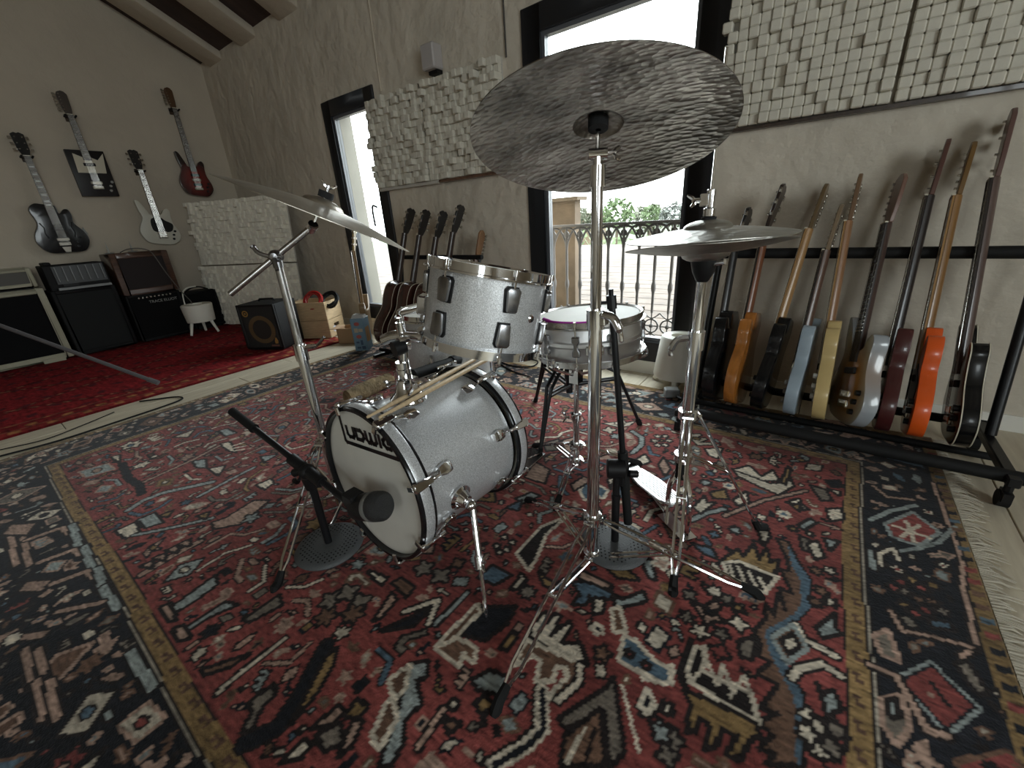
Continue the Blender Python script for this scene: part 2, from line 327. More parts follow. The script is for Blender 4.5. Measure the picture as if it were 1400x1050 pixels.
RUG_MOTIFS = (   # kind, wool, outline, width in mm, points in mm
    ('poly', 'W', 'D', 0, (13, 1231, 39, 1233, 72, 1157, 100, 1106, 104, 1009, 81, 951, 36, 881, 58, 834, 105, 765, 114, 626, 65, 592, 75, 620, 51, 611, 68, 647, 45, 660, 72, 697, 43, 690, 66, 758, 28, 761, 47, 804, 23, 802, 23, 839, 5, 865, 23, 913, 17, 961, 39, 932, 39, 1012, 59, 965, 40, 1034, 69, 1031, 37, 1104, 56, 1111, 45, 1164)),
    ('poly', 'B', '', 0, (39, 1227, 73, 1152, 102, 1106, 106, 1007, 84, 951, 36, 877, 61, 832, 106, 762, 115, 626, 106, 620, 94, 744, 42, 823, 26, 866, 29, 885, 77, 967, 86, 1002, 84, 1084, 57, 1141)),
    ('stroke', 'C', 'D', 14, (83, 934, 99, 902, 118, 902, 160, 895)),
    ('stroke', 'C', 'D', 14, (86, 789, 96, 818, 135, 859, 170, 850)),
    ('poly', 'W', 'L', 0, (43, 869, 77, 931, 106, 882, 75, 822)),
    ('poly', 'C', 'D', 0, (60, 871, 79, 906, 92, 877, 76, 846)),
    ('poly', 'L', 'D', 0, (121, 951, 158, 1021, 156, 979, 169, 966, 135, 931)),
    ('poly', 'L', 'D', 0, (138, 781, 156, 806, 171, 777, 149, 744, 130, 805)),
    ('poly', 'O', 'D', 0, (-109, 1040, -73, 1128, -57, 1099, -39, 1170, -19, 1111, -6, 1171, 8, 1116, 26, 1140, 23, 1072, -65, 1081)),
    ('poly', 'D', 'C', 0, (-96, 1048, -64, 1075, 30, 1071, 9, 997, -80, 1005)),
    ('stroke', 'C', '', 9, (-81, 1046, -68, 1013)),
    ('stroke', 'C', '', 9, (-61, 1053, -40, 1014)),
    ('stroke', 'C', '', 9, (-35, 1051, -12, 1010)),
    ('stroke', 'C', '', 9, (-10, 1045, 10, 1014)),
    ('poly', 'P', 'D', 0, (-137, 865, -104, 871, -88, 907, -72, 893, -82, 862, -51, 854, -80, 839, -92, 818, -103, 838)),
    ('dot', 'C', 'D', 22, (-97, 932)),
    ('dot', 'C', 'D', 22, (-99, 795)),
    ('dot', 'C', 'D', 22, (-28, 865)),
    ('dot', 'S', 'D', 18, (-65, 923)),
    ('dot', 'S', 'D', 18, (-135, 817)),
    ('dot', 'S', 'D', 18, (-56, 815)),
    ('dot', 'S', 'D', 18, (-36, 911)),
    ('dot', 'S', 'D', 18, (-146, 885)),
    ('dot', 'N', 'D', 12, (-95, 862)),
    ('poly', 'D', 'C', 0, (-93, 664, -99, 744, -78, 759, -73, 700, -28, 702, 20, 707, 43, 656)),
    ('stroke', 'C', '', 8, (-83, 671, -65, 728, -42, 692)),
    ('stroke', 'C', '', 8, (-39, 687, -38, 739, -10, 693)),
    ('stroke', 'C', '', 8, (-12, 678, 5, 738, 32, 682, 42, 659)),
    ('poly', 'O', 'D', 0, (-110, 762, -108, 676, -87, 641, -17, 649, 39, 650, 46, 632, 34, 618, 22, 572, 3, 570, 15, 611, -14, 608, -17, 572, -33, 555, -33, 601, -55, 604, -53, 575, -67, 566, -72, 617, -108, 662)),
    ('poly', 'C', 'D', 0, (-55, 1285, -19, 1277, -5, 1227, -17, 1177, -36, 1236)),
    ('poly', 'C', 'D', 0, (-167, 1556, -40, 1526, 1, 1552, 1, 1657, 21, 1584, 32, 1550, -8, 1469, -71, 1487, -140, 1517)),
    ('poly', 'O', 'D', 0, (-8, 1556, 3, 1681, 14, 1665, 6, 1545)),
    ('poly', 'L', 'D', 0, (60, 1327, 90, 1384, 102, 1369, 76, 1314)),
    ('poly', 'C', 'D', 0, (129, 1465, 166, 1489, 173, 1437, 138, 1399)),
    ('poly', 'S', 'D', 0, (67, 1280, 89, 1273, 95, 1223, 78, 1218)),
    ('poly', 'C', 'D', 0, (87, 1251, 110, 1279, 129, 1219, 110, 1194)),
    ('dot', 'B', 'C', 16, (19, 1364)),
    ('dot', 'C', 'D', 10, (91, 1302)),
    ('dot', 'R', 'C', 7, (144, 1439)),
    ('poly', 'L', 'D', 0, (126, 1303, 160, 1311, 141, 1252)),
    ('poly', 'B', 'D', 0, (-193, 1078, -135, 1088, -116, 1054, -147, 1054, -160, 1059)),
    ('dot', 'B', 'D', 16, (-145, 1152)),
    ('dot', 'L', 'D', 18, (-95, 1206)),
    ('dot', 'O', 'D', 14, (47, 1303)),
    ('dot', 'W', 'D', 15, (127, 1080)),
    ('dot', 'W', 'D', 15, (117, 1033)),
    ('dot', 'C', 'D', 15, (149, 1053)),
    ('dot', 'W', 'D', 15, (112, 1148)),
    ('dot', 'C', 'D', 15, (143, 1168)),
    ('dot', 'C', 'D', 18, (120, 724)),
    ('dot', 'C', 'D', 18, (138, 713)),
    ('dot', 'C', 'D', 18, (138, 668)),
    ('dot', 'S', 'D', 18, (157, 686)),
    ('dot', 'C', 'D', 18, (119, 688)),
    ('dot', 'S', 'D', 18, (162, 724)),
    ('poly', 'L', 'D', 0, (-294, 959, -270, 949, -239, 895, -254, 892, -276, 907)),
    ('dot', 'P', 'C', 20, (-241, 961)),
    ('poly', 'B', 'C', 0, (-184, 655, -134, 659, -128, 678, -121, 638, -170, 616)),
    ('dot', 'C', 'D', 14, (-111, 585)),
    ('dot', 'L', 'D', 20, (-105, 540)),
    ('dot', 'S', 'D', 20, (-85, 536)),
    ('dot', 'N', 'D', 20, (-144, 562)),
    ('poly', 'S', 'D', 0, (-20, 814, 8, 849, 13, 788, -8, 781)),
    ('dot', 'R', 'D', 20, (-49, 766)),
    ('dot', 'O', 'D', 12, (-36, 911)),
    ('poly', 'R', 'L', 0, (274, 1470, 345, 1577, 395, 1503, 343, 1408, 287, 1413)),
    ('stroke', 'C', '', 11, (291, 1473, 372, 1460)),
    ('stroke', 'C', '', 11, (307, 1426, 353, 1512)),
    ('stroke', 'C', '', 11, (324, 1516, 335, 1416)),
    ('dot', 'C', 'D', 16, (384, 1601)),
    ('dot', 'R', '', 5, (384, 1601)),
    ('dot', 'C', 'D', 16, (386, 1348)),
    ('dot', 'R', '', 5, (386, 1348)),
    ('dot', 'C', 'D', 16, (287, 1267)),
    ('dot', 'R', '', 5, (287, 1267)),
    ('dot', 'R', 'D', 14, (292, 1220)),
    ('dot', 'O', 'D', 14, (314, 1245)),
    ('dot', 'R', 'D', 14, (331, 1224)),
    ('dot', 'S', 'D', 14, (293, 1189)),
    ('dot', 'W', 'D', 14, (321, 1177)),
    ('dot', 'O', 'D', 14, (292, 1138)),
    ('dot', 'R', 'D', 14, (331, 1145)),
    ('dot', 'R', 'D', 14, (308, 1121)),
    ('dot', 'W', 'D', 14, (348, 1185)),
    ('dot', 'S', 'D', 14, (361, 1164)),
    ('dot', 'R', 'D', 14, (273, 1186)),
    ('dot', 'O', 'D', 14, (355, 1250)),
    ('poly', 'R', 'N', 0, (265, 907, 321, 981, 379, 920, 329, 838)),
    ('stroke', 'L', '', 7, (261, 908, 322, 989, 385, 921, 328, 829, 261, 908)),
    ('stroke', 'D', '', 10, (316, 935, 336, 897)),
    ('dot', 'P', '', 8, (312, 902)),
    ('stroke', 'P', 'D', 9, (417, 1806, 425, 1543, 429, 1400, 412, 1267, 414, 1228, 405, 1083, 375, 1039)),
    ('stroke', 'P', 'D', 9, (263, 1100, 280, 1048, 330, 1065, 400, 1080)),
    ('stroke', 'P', 'D', 12, (219, 912, 261, 911, 299, 818, 327, 826)),
    ('poly', 'S', 'P', 0, (229, 998, 254, 1031, 268, 953, 240, 956)),
    ('poly', 'S', 'P', 0, (235, 840, 267, 868, 270, 803, 251, 757, 232, 789)),
    ('poly', 'L', 'D', 0, (243, 839, 257, 855, 259, 819, 246, 810)),
    ('poly', 'B', 'D', 0, (331, 1117, 366, 1132, 378, 1114, 338, 1096)),
    ('stroke', 'L', '', 14, (237, 1469, 289, 1549, 356, 1624)),
    ('stroke', 'L', '', 12, (290, 1348, 342, 1394, 389, 1451, 436, 1557)),
    ('stroke', 'C', 'D', 10, (255, 1263, 251, 1310, 284, 1357, 293, 1313)),
    ('stroke', 'P', 'D', 10, (252, 1685, 287, 1633, 352, 1656)),
    ('stroke', 'L', 'D', 12, (232, 1311, 236, 1239)),
    ('poly', 'S', 'D', 0, (364, 1010, 384, 1031, 403, 967, 385, 955)),
    ('poly', 'C', 'D', 0, (-443, 581, -432, 637, -419, 621, -419, 582, -408, 645, -394, 646, -387, 587, -369, 646, -358, 638, -358, 584, -320, 610, -282, 573, -356, 558, -425, 558)),
    ('poly', 'W', 'C', 0, (-429, 544, -303, 566, -281, 536, -301, 475, -320, 467, -306, 525, -321, 541, -341, 533, -330, 503, -358, 478, -375, 524, -400, 521, -419, 481)),
    ('stroke', 'C', 'D', 12, (-296, 564, -281, 530, -300, 473)),
    ('poly', 'B', 'C', 0, (-242, 684, -214, 689, -191, 675, -165, 666, -133, 667, -121, 644, -132, 631, -228, 623)),
    ('dot', 'R', 'D', 10, (-217, 651)),
    ('dot', 'R', 'D', 10, (-175, 646)),
    ('poly', 'S', 'D', 0, (-224, 581, -152, 464, -166, 431, -211, 508, -262, 437, -282, 443, -229, 547)),
    ('poly', 'W', 'D', 0, (-221, 507, -174, 426, -240, 380, -255, 426)),
    ('stroke', 'C', '', 8, (-230, 459, -234, 389)),
    ('stroke', 'D', '', 8, (-214, 469, -205, 409)),
    ('poly', 'N', 'D', 0, (-575, 469, -590, 550, -504, 607, -496, 554, -513, 488)),
    ('poly', 'W', 'C', 0, (-603, 413, -594, 556, -575, 543, -582, 442)),
    ('poly', 'W', 'C', 0, (-599, 409, -572, 456, -518, 463, -502, 435, -537, 436, -524, 410)),
    ('poly', 'O', 'D', 0, (-472, 494, -472, 542, -456, 541, -454, 499)),
    ('poly', 'D', 'C', 0, (-612, 758, -612, 895, -568, 979, -581, 876, -552, 774, -544, 724)),
    ('dot', 'C', 'D', 12, (-681, 749)),
    ('dot', 'C', 'D', 12, (-684, 791)),
    ('dot', 'C', 'D', 12, (-651, 786)),
    ('dot', 'C', 'D', 12, (-646, 754)),
    ('dot', 'C', 'D', 12, (-659, 733)),
    ('poly', 'C', 'D', 0, (-549, 641, -555, 702, -531, 692, -531, 657)),
    ('dot', 'S', 'D', 22, (-505, 660)),
    ('poly', 'O', 'D', 0, (-516, 732, -454, 722, -426, 812, -428, 730, -446, 709, -482, 704)),
    ('poly', 'B', 'D', 0, (-419, 755, -382, 784, -317, 784, -308, 763, -332, 756, -335, 719, -362, 745, -359, 711, -385, 694, -384, 731)),
    ('poly', 'C', 'D', 0, (-348, 745, -323, 752, -313, 716, -331, 696)),
    ('poly', 'L', 'D', 0, (-308, 780, -287, 777, -249, 833, -233, 808, -278, 756, -296, 753)),
    ('poly', 'W', 'C', 0, (-296, 736, -283, 753, -244, 698, -266, 683)),
    ('stroke', 'C', 'D', 12, (-347, 467, -307, 405, -319, 367, -351, 308)),
    ('stroke', 'N', 'C', 12, (-339, 472, -297, 412, -307, 371, -341, 310)),
    ('poly', 'L', 'D', 0, (-477, 403, -459, 441, -417, 450, -397, 415, -429, 405, -455, 394)),
    ('poly', 'O', 'D', 0, (-440, 369, -435, 395, -410, 389, -412, 360)),
    ('poly', 'P', 'D', 0, (-422, 804, -327, 806, -325, 788, -415, 777)),
    ('poly', 'O', 'D', 0, (-372, 857, -307, 878, -272, 861, -325, 836)),
    ('poly', 'L', 'D', 0, (-295, 940, -268, 946, -234, 886, -253, 883)),
    ('dot', 'P', 'C', 22, (-242, 952)),
    ('poly', 'N', 'C', 0, (-157, 561, -155, 597, -135, 577, -142, 555)),
    ('dot', 'C', 'D', 12, (-110, 585)),
    ('dot', 'L', 'D', 18, (-106, 534)),
    ('dot', 'S', 'D', 20, (-85, 505)),
    ('poly', 'L', 'D', 0, (-621, 345, -592, 378, -585, 342, -558, 311, -572, 302)),
    ('stroke', 'L', 'D', 10, (-646, 454, -642, 570)),
    ('stroke', 'C', '', 7, (-203, 577, -129, 480)),
    ('dot', 'S', 'D', 30, (-810, 562)),
    ('dot', 'S', 'D', 30, (-747, 571)),
    ('dot', 'W', 'D', 20, (-737, 632)),
    ('poly', 'B', 'D', 0, (-652, 623, -645, 680, -575, 683, -595, 630)),
    ('dot', 'N', 'C', 14, (-303, 666)),
    ('dot', 'W', 'D', 20, (-267, 617)),
    ('stroke', 'P', 'D', 10, (-481, 249, -489, 324)),
    ('poly', 'W', 'D', 0, (-479, 314, -441, 324, -449, 298)),
    ('dot', 'C', 'D', 12, (-478, 342)),
    ('poly', 'L', 'D', 0, (-1303, 79, -1324, 196, -1278, 183, -1268, 121, -1272, 81)),
    ('poly', 'L', 'D', 0, (-1191, 74, -1190, 172, -1151, 188, -1175, 119, -1172, 79)),
    ('poly', 'P', 'D', 0, (-1330, 61, -1324, 79, -1239, 72, -1255, 57)),
    ('poly', 'P', 'D', 0, (-1217, 57, -1204, 78, -1144, 73, -1161, 54)),
    ('dot', 'W', 'D', 30, (-906, 306)),
    ('dot', 'S', 'D', 30, (-944, 343)),
    ('dot', 'S', 'D', 30, (-925, 384)),
    ('dot', 'S', 'D', 30, (-868, 384)),
    ('dot', 'W', 'D', 30, (-852, 351)),
    ('poly', 'L', 'D', 0, (-621, 345, -592, 378, -567, 348, -582, 332, -535, 304, -540, 262, -513, 239, -501, 200, -520, 186, -556, 256)),
    ('poly', 'W', 'C', 0, (-632, 298, -619, 346, -588, 303, -596, 262, -572, 208, -543, 203, -556, 256)),
    ('poly', 'S', 'D', 0, (-851, 94, -847, 139, -822, 138, -818, 105, -791, 73, -803, 59, -826, 88)),
    ('poly', 'P', 'D', 0, (-688, 144, -679, 199, -658, 203, -658, 175)),
    ('poly', 'C', 'D', 0, (-681, 80, -680, 124, -660, 128, -656, 106)),
    ('poly', 'P', 'D', 0, (-597, 147, -628, 201, -611, 213, -591, 175)),
    ('stroke', 'N', 'D', 30, (-830, 261, -775, 169, -748, 103, -776, 53)),
    ('poly', 'O', 'D', 0, (-801, 244, -799, 274, -770, 244, -743, 185, -731, 125)),
    ('stroke', 'C', 'D', 10, (-934, 61, -940, 115, -937, 212)),
    ('poly', 'C', 'D', 0, (-939, 467, -873, 479, -864, 454, -938, 458)),
    ('poly', 'W', 'D', 0, (-847, 475, -837, 502, -780, 499, -773, 466)),
    ('poly', 'O', 'D', 0, (-649, 197, -657, 232, -627, 235, -620, 212)),
    ('dot', 'P', 'R', 22, (-721, 244)),
    ('poly', 'S', 'D', 0, (-668, 142, -646, 184, -610, 167, -628, 140)),
    ('poly', 'P', 'D', 0, (-789, 367, -820, 454, -789, 446, -779, 382)),
    ('poly', 'S', 'D', 0, (-1089, 176, -1084, 270, -1045, 258, -1064, 184)),
    ('poly', 'W', 'D', 0, (-1025, 58, -971, 144, -973, 107, -1007, 57)),
    ('poly', 'N', 'D', 0, (-750, 360, -715, 433, -693, 491, -688, 418)),
    ('stroke', 'C', 'D', 12, (-742, 432, -693, 509, -662, 443)),
    ('stroke', 'L', 'D', 20, (-1987, 133, -2012, 186, -2004, 249, -1914, 391)),
    ('poly', 'C', 'D', 0, (-2265, 548, -2245, 585, -2093, 555, -2156, 541)),
    ('stroke', 'C', '', 12, (-2184, 571, -2171, 616)),
    ('stroke', 'C', '', 12, (-2150, 568, -2124, 607)),
    ('stroke', 'C', '', 12, (-2116, 564, -2094, 589)),
    ('poly', 'C', 'D', 0, (-1874, 71, -1871, 127, -1795, 122, -1786, 83)),
    ('poly', 'L', 'D', 0, (-1880, 135, -1877, 187, -1776, 187, -1796, 141)),
    ('stroke', 'P', 'D', 15, (-2180, 219, -2205, 412, -2245, 536)),
    ('stroke', 'N', 'D', 20, (-2477, 216, -2277, 197, -2167, 209, -2078, 195)),
    ('poly', 'L', 'D', 0, (-2193, 408, -2159, 450, -2066, 422, -2107, 398)),
    ('poly', 'C', 'D', 0, (-2050, 422, -2009, 477, -1945, 427)),
    ('poly', 'L', 'D', 0, (-1945, 599, -1891, 653, -1876, 587)),
    ('poly', 'L', 'D', 0, (-1793, 606, -1807, 703, -1759, 668)),
    ('poly', 'C', 'D', 0, (-1721, 483, -1713, 541, -1672, 530, -1656, 488)),
    ('poly', 'P', 'D', 0, (-1617, 287, -1601, 324, -1619, 431, -1566, 464, -1512, 340, -1570, 277)),
    ('dot', 'L', 'D', 30, (-1515, 378)),
    ('stroke', 'L', 'D', 14, (-1847, 321, -1865, 448, -1872, 539)),
    ('poly', 'C', 'D', 0, (-2610, 203, -2597, 233, -2487, 210)),
    ('poly', 'C', 'D', 0, (-2579, 441, -2575, 539, -2502, 486)),
    ('poly', 'L', 'D', 0, (-2436, 605, -2421, 641, -2320, 645, -2333, 597)),
    ('stroke', 'L', 'D', 12, (-1787, 101, -1710, 202, -1645, 297)),
    ('poly', 'O', 'D', 0, (-1837, 190, -1832, 230, -1799, 207)),
    ('poly', 'O', 'D', 0, (-1711, 270, -1696, 308, -1660, 281)),
    ('poly', 'O', 'D', 0, (-2085, 703, -2068, 738, -2019, 704)),
    ('stroke', 'P', 'D', 20, (-1531, 65, -1545, 154, -1540, 224)),
    ('poly', 'P', 'D', 0, (-1580, 73, -1575, 104, -1533, 93)),
    ('poly', 'P', 'D', 0, (-1587, 107, -1581, 139, -1539, 127)),
    ('poly', 'P', 'D', 0, (-1594, 142, -1588, 175, -1544, 163)),
    ('poly', 'P', 'D', 0, (-1592, 176, -1587, 211, -1542, 197)),
    ('poly', 'W', 'P', 0, (-1329, -202, -1379, -138, -1349, -78, -1293, -144)),
    ('stroke', 'P', 'D', 15, (-1474, -183, -1320, -187)),
    ('stroke', 'P', 'D', 15, (-1446, -163, -1294, -170)),
    ('stroke', 'P', 'D', 15, (-1332, -178, -1199, -183)),
    ('stroke', 'P', 'D', 15, (-1305, -161, -1175, -167)),
    ('stroke', 'P', 'D', 15, (-2258, -151, -1949, -162)),
    ('stroke', 'P', 'D', 15, (-2214, -124, -1911, -137)),
    ('poly', 'P', 'D', 0, (-2218, -173, -2280, -146, -2205, -88, -2133, -119)),
    ('poly', 'P', 'D', 0, (-1779, -173, -1817, -150, -1755, -102, -1711, -128)),
    ('stroke', 'P', 'D', 18, (-2096, -123, -2079, -38, -1999, -25)),
    ('stroke', 'L', 'D', 20, (-2067, -11, -1883, -22)),
    ('stroke', 'P', 'D', 18, (-1899, -114, -1877, -35, -1807, -23)),
    ('stroke', 'L', 'D', 20, (-1864, -10, -1707, -20)),
    ('stroke', 'P', 'D', 18, (-1728, -106, -1703, -32, -1641, -21)),
    ('stroke', 'L', 'D', 20, (-1689, -8, -1554, -19)),
    ('stroke', 'L', 'D', 20, (-1570, -16, -1434, -14)),
    ('stroke', 'L', 'D', 20, (-1230, -28, -1077, -23)),
    ('stroke', 'P', 'D', 16, (-1565, -113, -1498, -32)),
    ('poly', 'C', 'D', 0, (-163, 1552, -120, 1612, -69, 1558, -41, 1625, -14, 1560, -59, 1533)),
    ('stroke', 'L', 'D', 14, (-219, 1182, -187, 1246, -143, 1293)),
    ('stroke', 'P', 'D', 10, (-136, 1259, -43, 1410, 67, 1542)),
    ('dot', 'B', 'C', 16, (-156, 1434)),
    ('poly', 'O', 'D', 0, (-203, 1361, -165, 1406, -142, 1355, -186, 1335)),
    ('poly', 'C', 'D', 0, (-128, 1357, -100, 1432, -84, 1371, -111, 1334)),
    ('poly', 'C', 'D', 0, (-230, 1252, -214, 1332, -199, 1299, -175, 1314, -204, 1230)),
    ('poly', 'C', 'D', 0, (18, 1434, 52, 1482, 60, 1447)),
    ('poly', 'O', 'D', 0, (31, 1429, 60, 1447, 57, 1406)),
    ('poly', 'S', 'D', 0, (54, 1456, 79, 1433, 68, 1419)),
    ('poly', 'S', 'D', 0, (77, 1585, 122, 1582, 141, 1524, 112, 1506)),
    ('poly', 'N', 'D', 0, (120, 1642, 157, 1665, 170, 1627, 140, 1608)),
    ('poly', 'C', 'D', 0, (127, 1593, 161, 1592, 158, 1562)),
    ('dot', 'L', 'D', 20, (-229, 1413)),
    ('dot', 'C', 'D', 10, (-246, 1451)),
    ('poly', 'C', 'D', 0, (-289, 1654, -231, 1698, -228, 1602, -263, 1610)),
    ('poly', 'B', 'C', 0, (-594, 1132, -596, 1209, -509, 1184, -505, 1135, -535, 1137, -556, 1093)),
    ('poly', 'P', 'D', 0, (-831, 1138, -841, 1210, -763, 1192, -729, 1104, -817, 1097)),
    ('dot', 'C', 'D', 16, (-434, 1647)),
    ('dot', 'C', 'D', 16, (-435, 1602)),
    ('dot', 'C', 'D', 16, (-461, 1587)),
    ('dot', 'C', 'D', 16, (-487, 1616)),
    ('dot', 'C', 'D', 16, (-487, 1662)),
    ('dot', 'C', 'D', 16, (-459, 1678)),
    ('dot', 'O', 'D', 10, (-460, 1632)),
    ('stroke', 'L', 'D', 18, (-600, 1652, -544, 1619, -521, 1555, -531, 1477)),
    ('dot', 'C', 'D', 30, (-696, 1614)),
    ('dot', 'L', 'D', 25, (-648, 1574)),
    ('poly', 'C', 'D', 0, (-506, 1411, -484, 1491, -444, 1448, -467, 1408)),
    ('poly', 'L', 'D', 0, (-391, 1492, -357, 1500, -361, 1472)),
    ('poly', 'P', 'D', 0, (-836, 1417, -791, 1492, -717, 1338, -785, 1355)),
    ('poly', 'S', 'D', 0, (-893, 1352, -855, 1422, -803, 1345, -847, 1304)),
    ('poly', 'P', 'D', 0, (-641, 1147, -625, 1215, -586, 1215, -613, 1120)),
    ('poly', 'C', 'D', 0, (-537, 1245, -525, 1275, -504, 1198)),
    ('poly', 'P', 'D', 0, (-411, 1442, -413, 1506, -361, 1434, -368, 1382)),
    ('poly', 'L', 'D', 0, (-770, 971, -743, 1030, -704, 1032, -732, 964)),
    ('poly', 'B', 'D', 0, (-768, 912, -746, 975, -722, 922)),)
def big_rug():
    r = Rug(-3.10, .462, -.40, 2.20, .005); X, Y = np.meshgrid(r.xs, r.ys); rr = random.Random(11)
    D = {k: np.array(v) for k, v in DYE.items()}
    wob = .006*np.sin(Y*6)+.004*np.sin(X*5)
    fx0, fx1, fy0, fy1 = -2.75, .178, .04, 1.80
    r.c[:] = D['N']
    def ring(a, col):
        m = (X+wob > fx0-a) & (X+wob < fx1+a) & (Y+wob > fy0-a) & (Y+wob < fy1+a); r.c[m] = col; return m
    ring(5, D['O']*.8)
    r.c[(X > -3.05) & (X < .418) & (Y > -.35) & (Y < 2.15)] = D['N']
    ring(.052, D['D']); ring(.047, D['C']*.6); ring(.042, D['D']); ring(.037, D['O']); field = ring(.0, D['R']); ring(0, D['D']); field = ring(-.004, D['R'])
    # abrash: lighter and darker wool in the field and border
    r.c *= (1+.16*np.sin(Y*9+np.sin(X*3))+.1*np.sin(Y*31+X*2))[..., None]*.97
    for shape, wool, line, width, mm in RUG_MOTIFS:
        P = [(mm[i]/1000, mm[i+1]/1000) for i in range(0, len(mm), 2)]
        col = D[wool]*rr.uniform(.85, 1.12); out = D[line] if line else None
        if shape == 'poly': r.shape(P, col, out)
        elif shape == 'stroke': r.shape(P, col, out, width=width/1000)
        else:
            x, y = P[0]; R = width/1000; n = rr.choice((4, 5, 6, 8)); a0 = rr.random()*6
            r.shape([(x+R*(1+.3*math.cos(n*a))*.85*math.cos(a+a0), y+R*(1+.3*math.cos(n*a))*.85*math.sin(a+a0)) for a in np.linspace(0, 2*PI, 24, endpoint=False)], col, out, ow=.005)
    # guard stripe marks
    def mark(x, y, s_, col, ang):
        c, q = math.cos(ang), math.sin(ang); pts = [(-1, -.6), (-.2, -.6), (-.2, .1), (.5, .1), (.5, -.5), (1, -.5), (1, .6), (.1, .6), (.1, .3), (-1, .3)]
        r.shape([(x+s_*(a*c-b*q), y+s_*(a*q+b*c)) for a, b in pts], col)
    for t in np.arange(fx0, fx1, .062): mark(t, fy0-.018, .015, D['W']*.8, 0); mark(t, fy1+.018, .015, D['W'], 0)
    for t in np.arange(fy0, fy1, .055): mark(fx1+.019, t, .014, D['W']*.7, 1.57); mark(fx0-.019, t, .014, D['W'], 1.57)
    for t in np.arange(-.36, 2.2, .045): r.shape([(.425, t), (.455, t+.008), (.452, t+.026), (.425, t+.02)], D[rr.choice('WNRB')], None); r.shape([(-3.09, t), (-3.06, t+.01), (-3.06, t+.03)], D[rr.choice('WNC')], None)
    # small filling motifs
    def motif(x, y, s_, ang, kind, col, out, ow):
        c, q = math.cos(ang), math.sin(ang)
        T = dict(leaf=[(-1, 0), (-.3, .45), (.6, .35), (1, 0), (.5, -.4), (-.4, -.3)], comb=[(-1, -.4), (1, -.4), (1.1, .7), (.75, .8), (.6, .0), (.3, .7), (0, .7), (-.1, 0), (-.4, .65), (-.7, .6), (-.75, 0), (-1, .1)],
            hook=[(-1, -.2), (.4, -.3), (.9, .2), (.6, .8), (.2, .6), (.4, .25), (.1, .05), (-1, .15)], dia=[(-1, 0), (0, .7), (1, 0), (0, -.7)], box=[(-.8, -.5), (.7, -.55), (.8, .5), (-.7, .5)],
            bird=[(-1, .1), (-.2, -.4), (.5, -.3), (1, .3), (.4, .1), (.2, .7), (-.1, .2)], arrow=[(-1, -.15), (.1, -.15), (.1, -.5), (1, 0), (.1, .5), (.1, .15), (-1, .15)], palm=[(0, -.8), (.4, -.3), (.9, -.3), (.6, .2), (.8, .7), (.2, .5), (0, 1), (-.2, .5), (-.8, .7), (-.6, .2), (-.9, -.3), (-.4, -.3)])[kind]
        return r.shape([(x+s_*(a*c-b*q), y+s_*(a*q+b*c)) for a, b in T], col, out, ow=ow, test=True)
    kinds = ['leaf', 'comb', 'hook', 'dia', 'box', 'bird', 'arrow', 'palm']
    # angular vine lines between the motifs
    for _ in range(900):
        x, y = rr.uniform(-2.6, .05), rr.uniform(.15, 1.65); a = rr.choice((0, .6, 1.57, 2.4, 3.14, 4.2, 5.2)); P = [(x, y)]
        for k in range(rr.randint(2, 4)):
            l = rr.uniform(.03, .08); x += l*math.cos(a); y += l*math.sin(a); P.append((x, y)); a += rr.choice((-1.1, -.6, .6, 1.1))
        if all(fx0+.03 < q[0] < fx1-.03 and fy0+.03 < q[1] < fy1-.03 for q in P): r.shape(P, D[rr.choice('LCPSBO')], D['D'], ow=.004, width=rr.choice((.009, .012)), test=True)
    for n, lo, hi in ((500, .06, .10), (3000, .035, .06), (12000, .018, .033), (14000, .009, .017)):
        for _ in range(n):
            x, y = rr.uniform(-3.05, .42), rr.uniform(-.36, 2.16); inf = fx0+.02 < x < fx1-.02 and fy0+.02 < y < fy1-.02; ms = rr.uniform(lo, hi)
            if not inf and (fx0-.07-ms < x < fx1+.052+ms*.7 and fy0-.052-ms*.7 < y < fy1+.052+ms*.7): continue
            if inf and not (fx0+ms < x < fx1-ms and fy0+ms < y < fy1-ms): continue
            k = rr.choice(kinds); cn = rr.choice('CLBOWPSNCLPCPOCLP') if inf else rr.choice('BLPWRSCSPLPLCSPC')
            a = rr.choice((0, .5, 1.57, 2.2, 3.14, 4.0, 4.7, 5.4))+rr.uniform(-.2, .2)
            if motif(x, y, ms, a, k, D[cn]*rr.uniform(.7, 1.1), D[rr.choice('DDDNWP')] if inf else D[rr.choice('DDPW')], .005 if ms > .03 else .0035) and ms > .045:
                ic = D[rr.choice('CRBNOP')]; r.shape([(x+ms*.3*math.cos(a_), y+ms*.22*math.sin(a_)) for a_ in np.linspace(0, 6.28, 9)[:-1]], ic, D['D'], ow=.004)
    o = r.build('patterned_rug', attr_mat('knotted_wool', .95, .35, 220), .009, .13, 3)
    tag(o, 'large antique red and navy patterned rug under the whole drum kit', 'rug')
    W[o.name] = Matrix.Identity(4)
    f = MB(); fr = random.Random(5); y = -.38
    while y < 2.19:
        l = fr.uniform(.03, .075); d = fr.uniform(-.02, .02); z = .004+fr.random()*.006
        f.tube([(.458, y, .006), (.458+l*.5, y+d*.3, z+.003), (.458+l, y+d, .003)], [.0035, .003, .0015], 5); y += fr.uniform(.006, .011)
    f.build('fringe', mat('fringe_wool', (.50, .45, .36), .95), o, label='cream cotton fringe', kind='stuff')
    return o
big_rug()
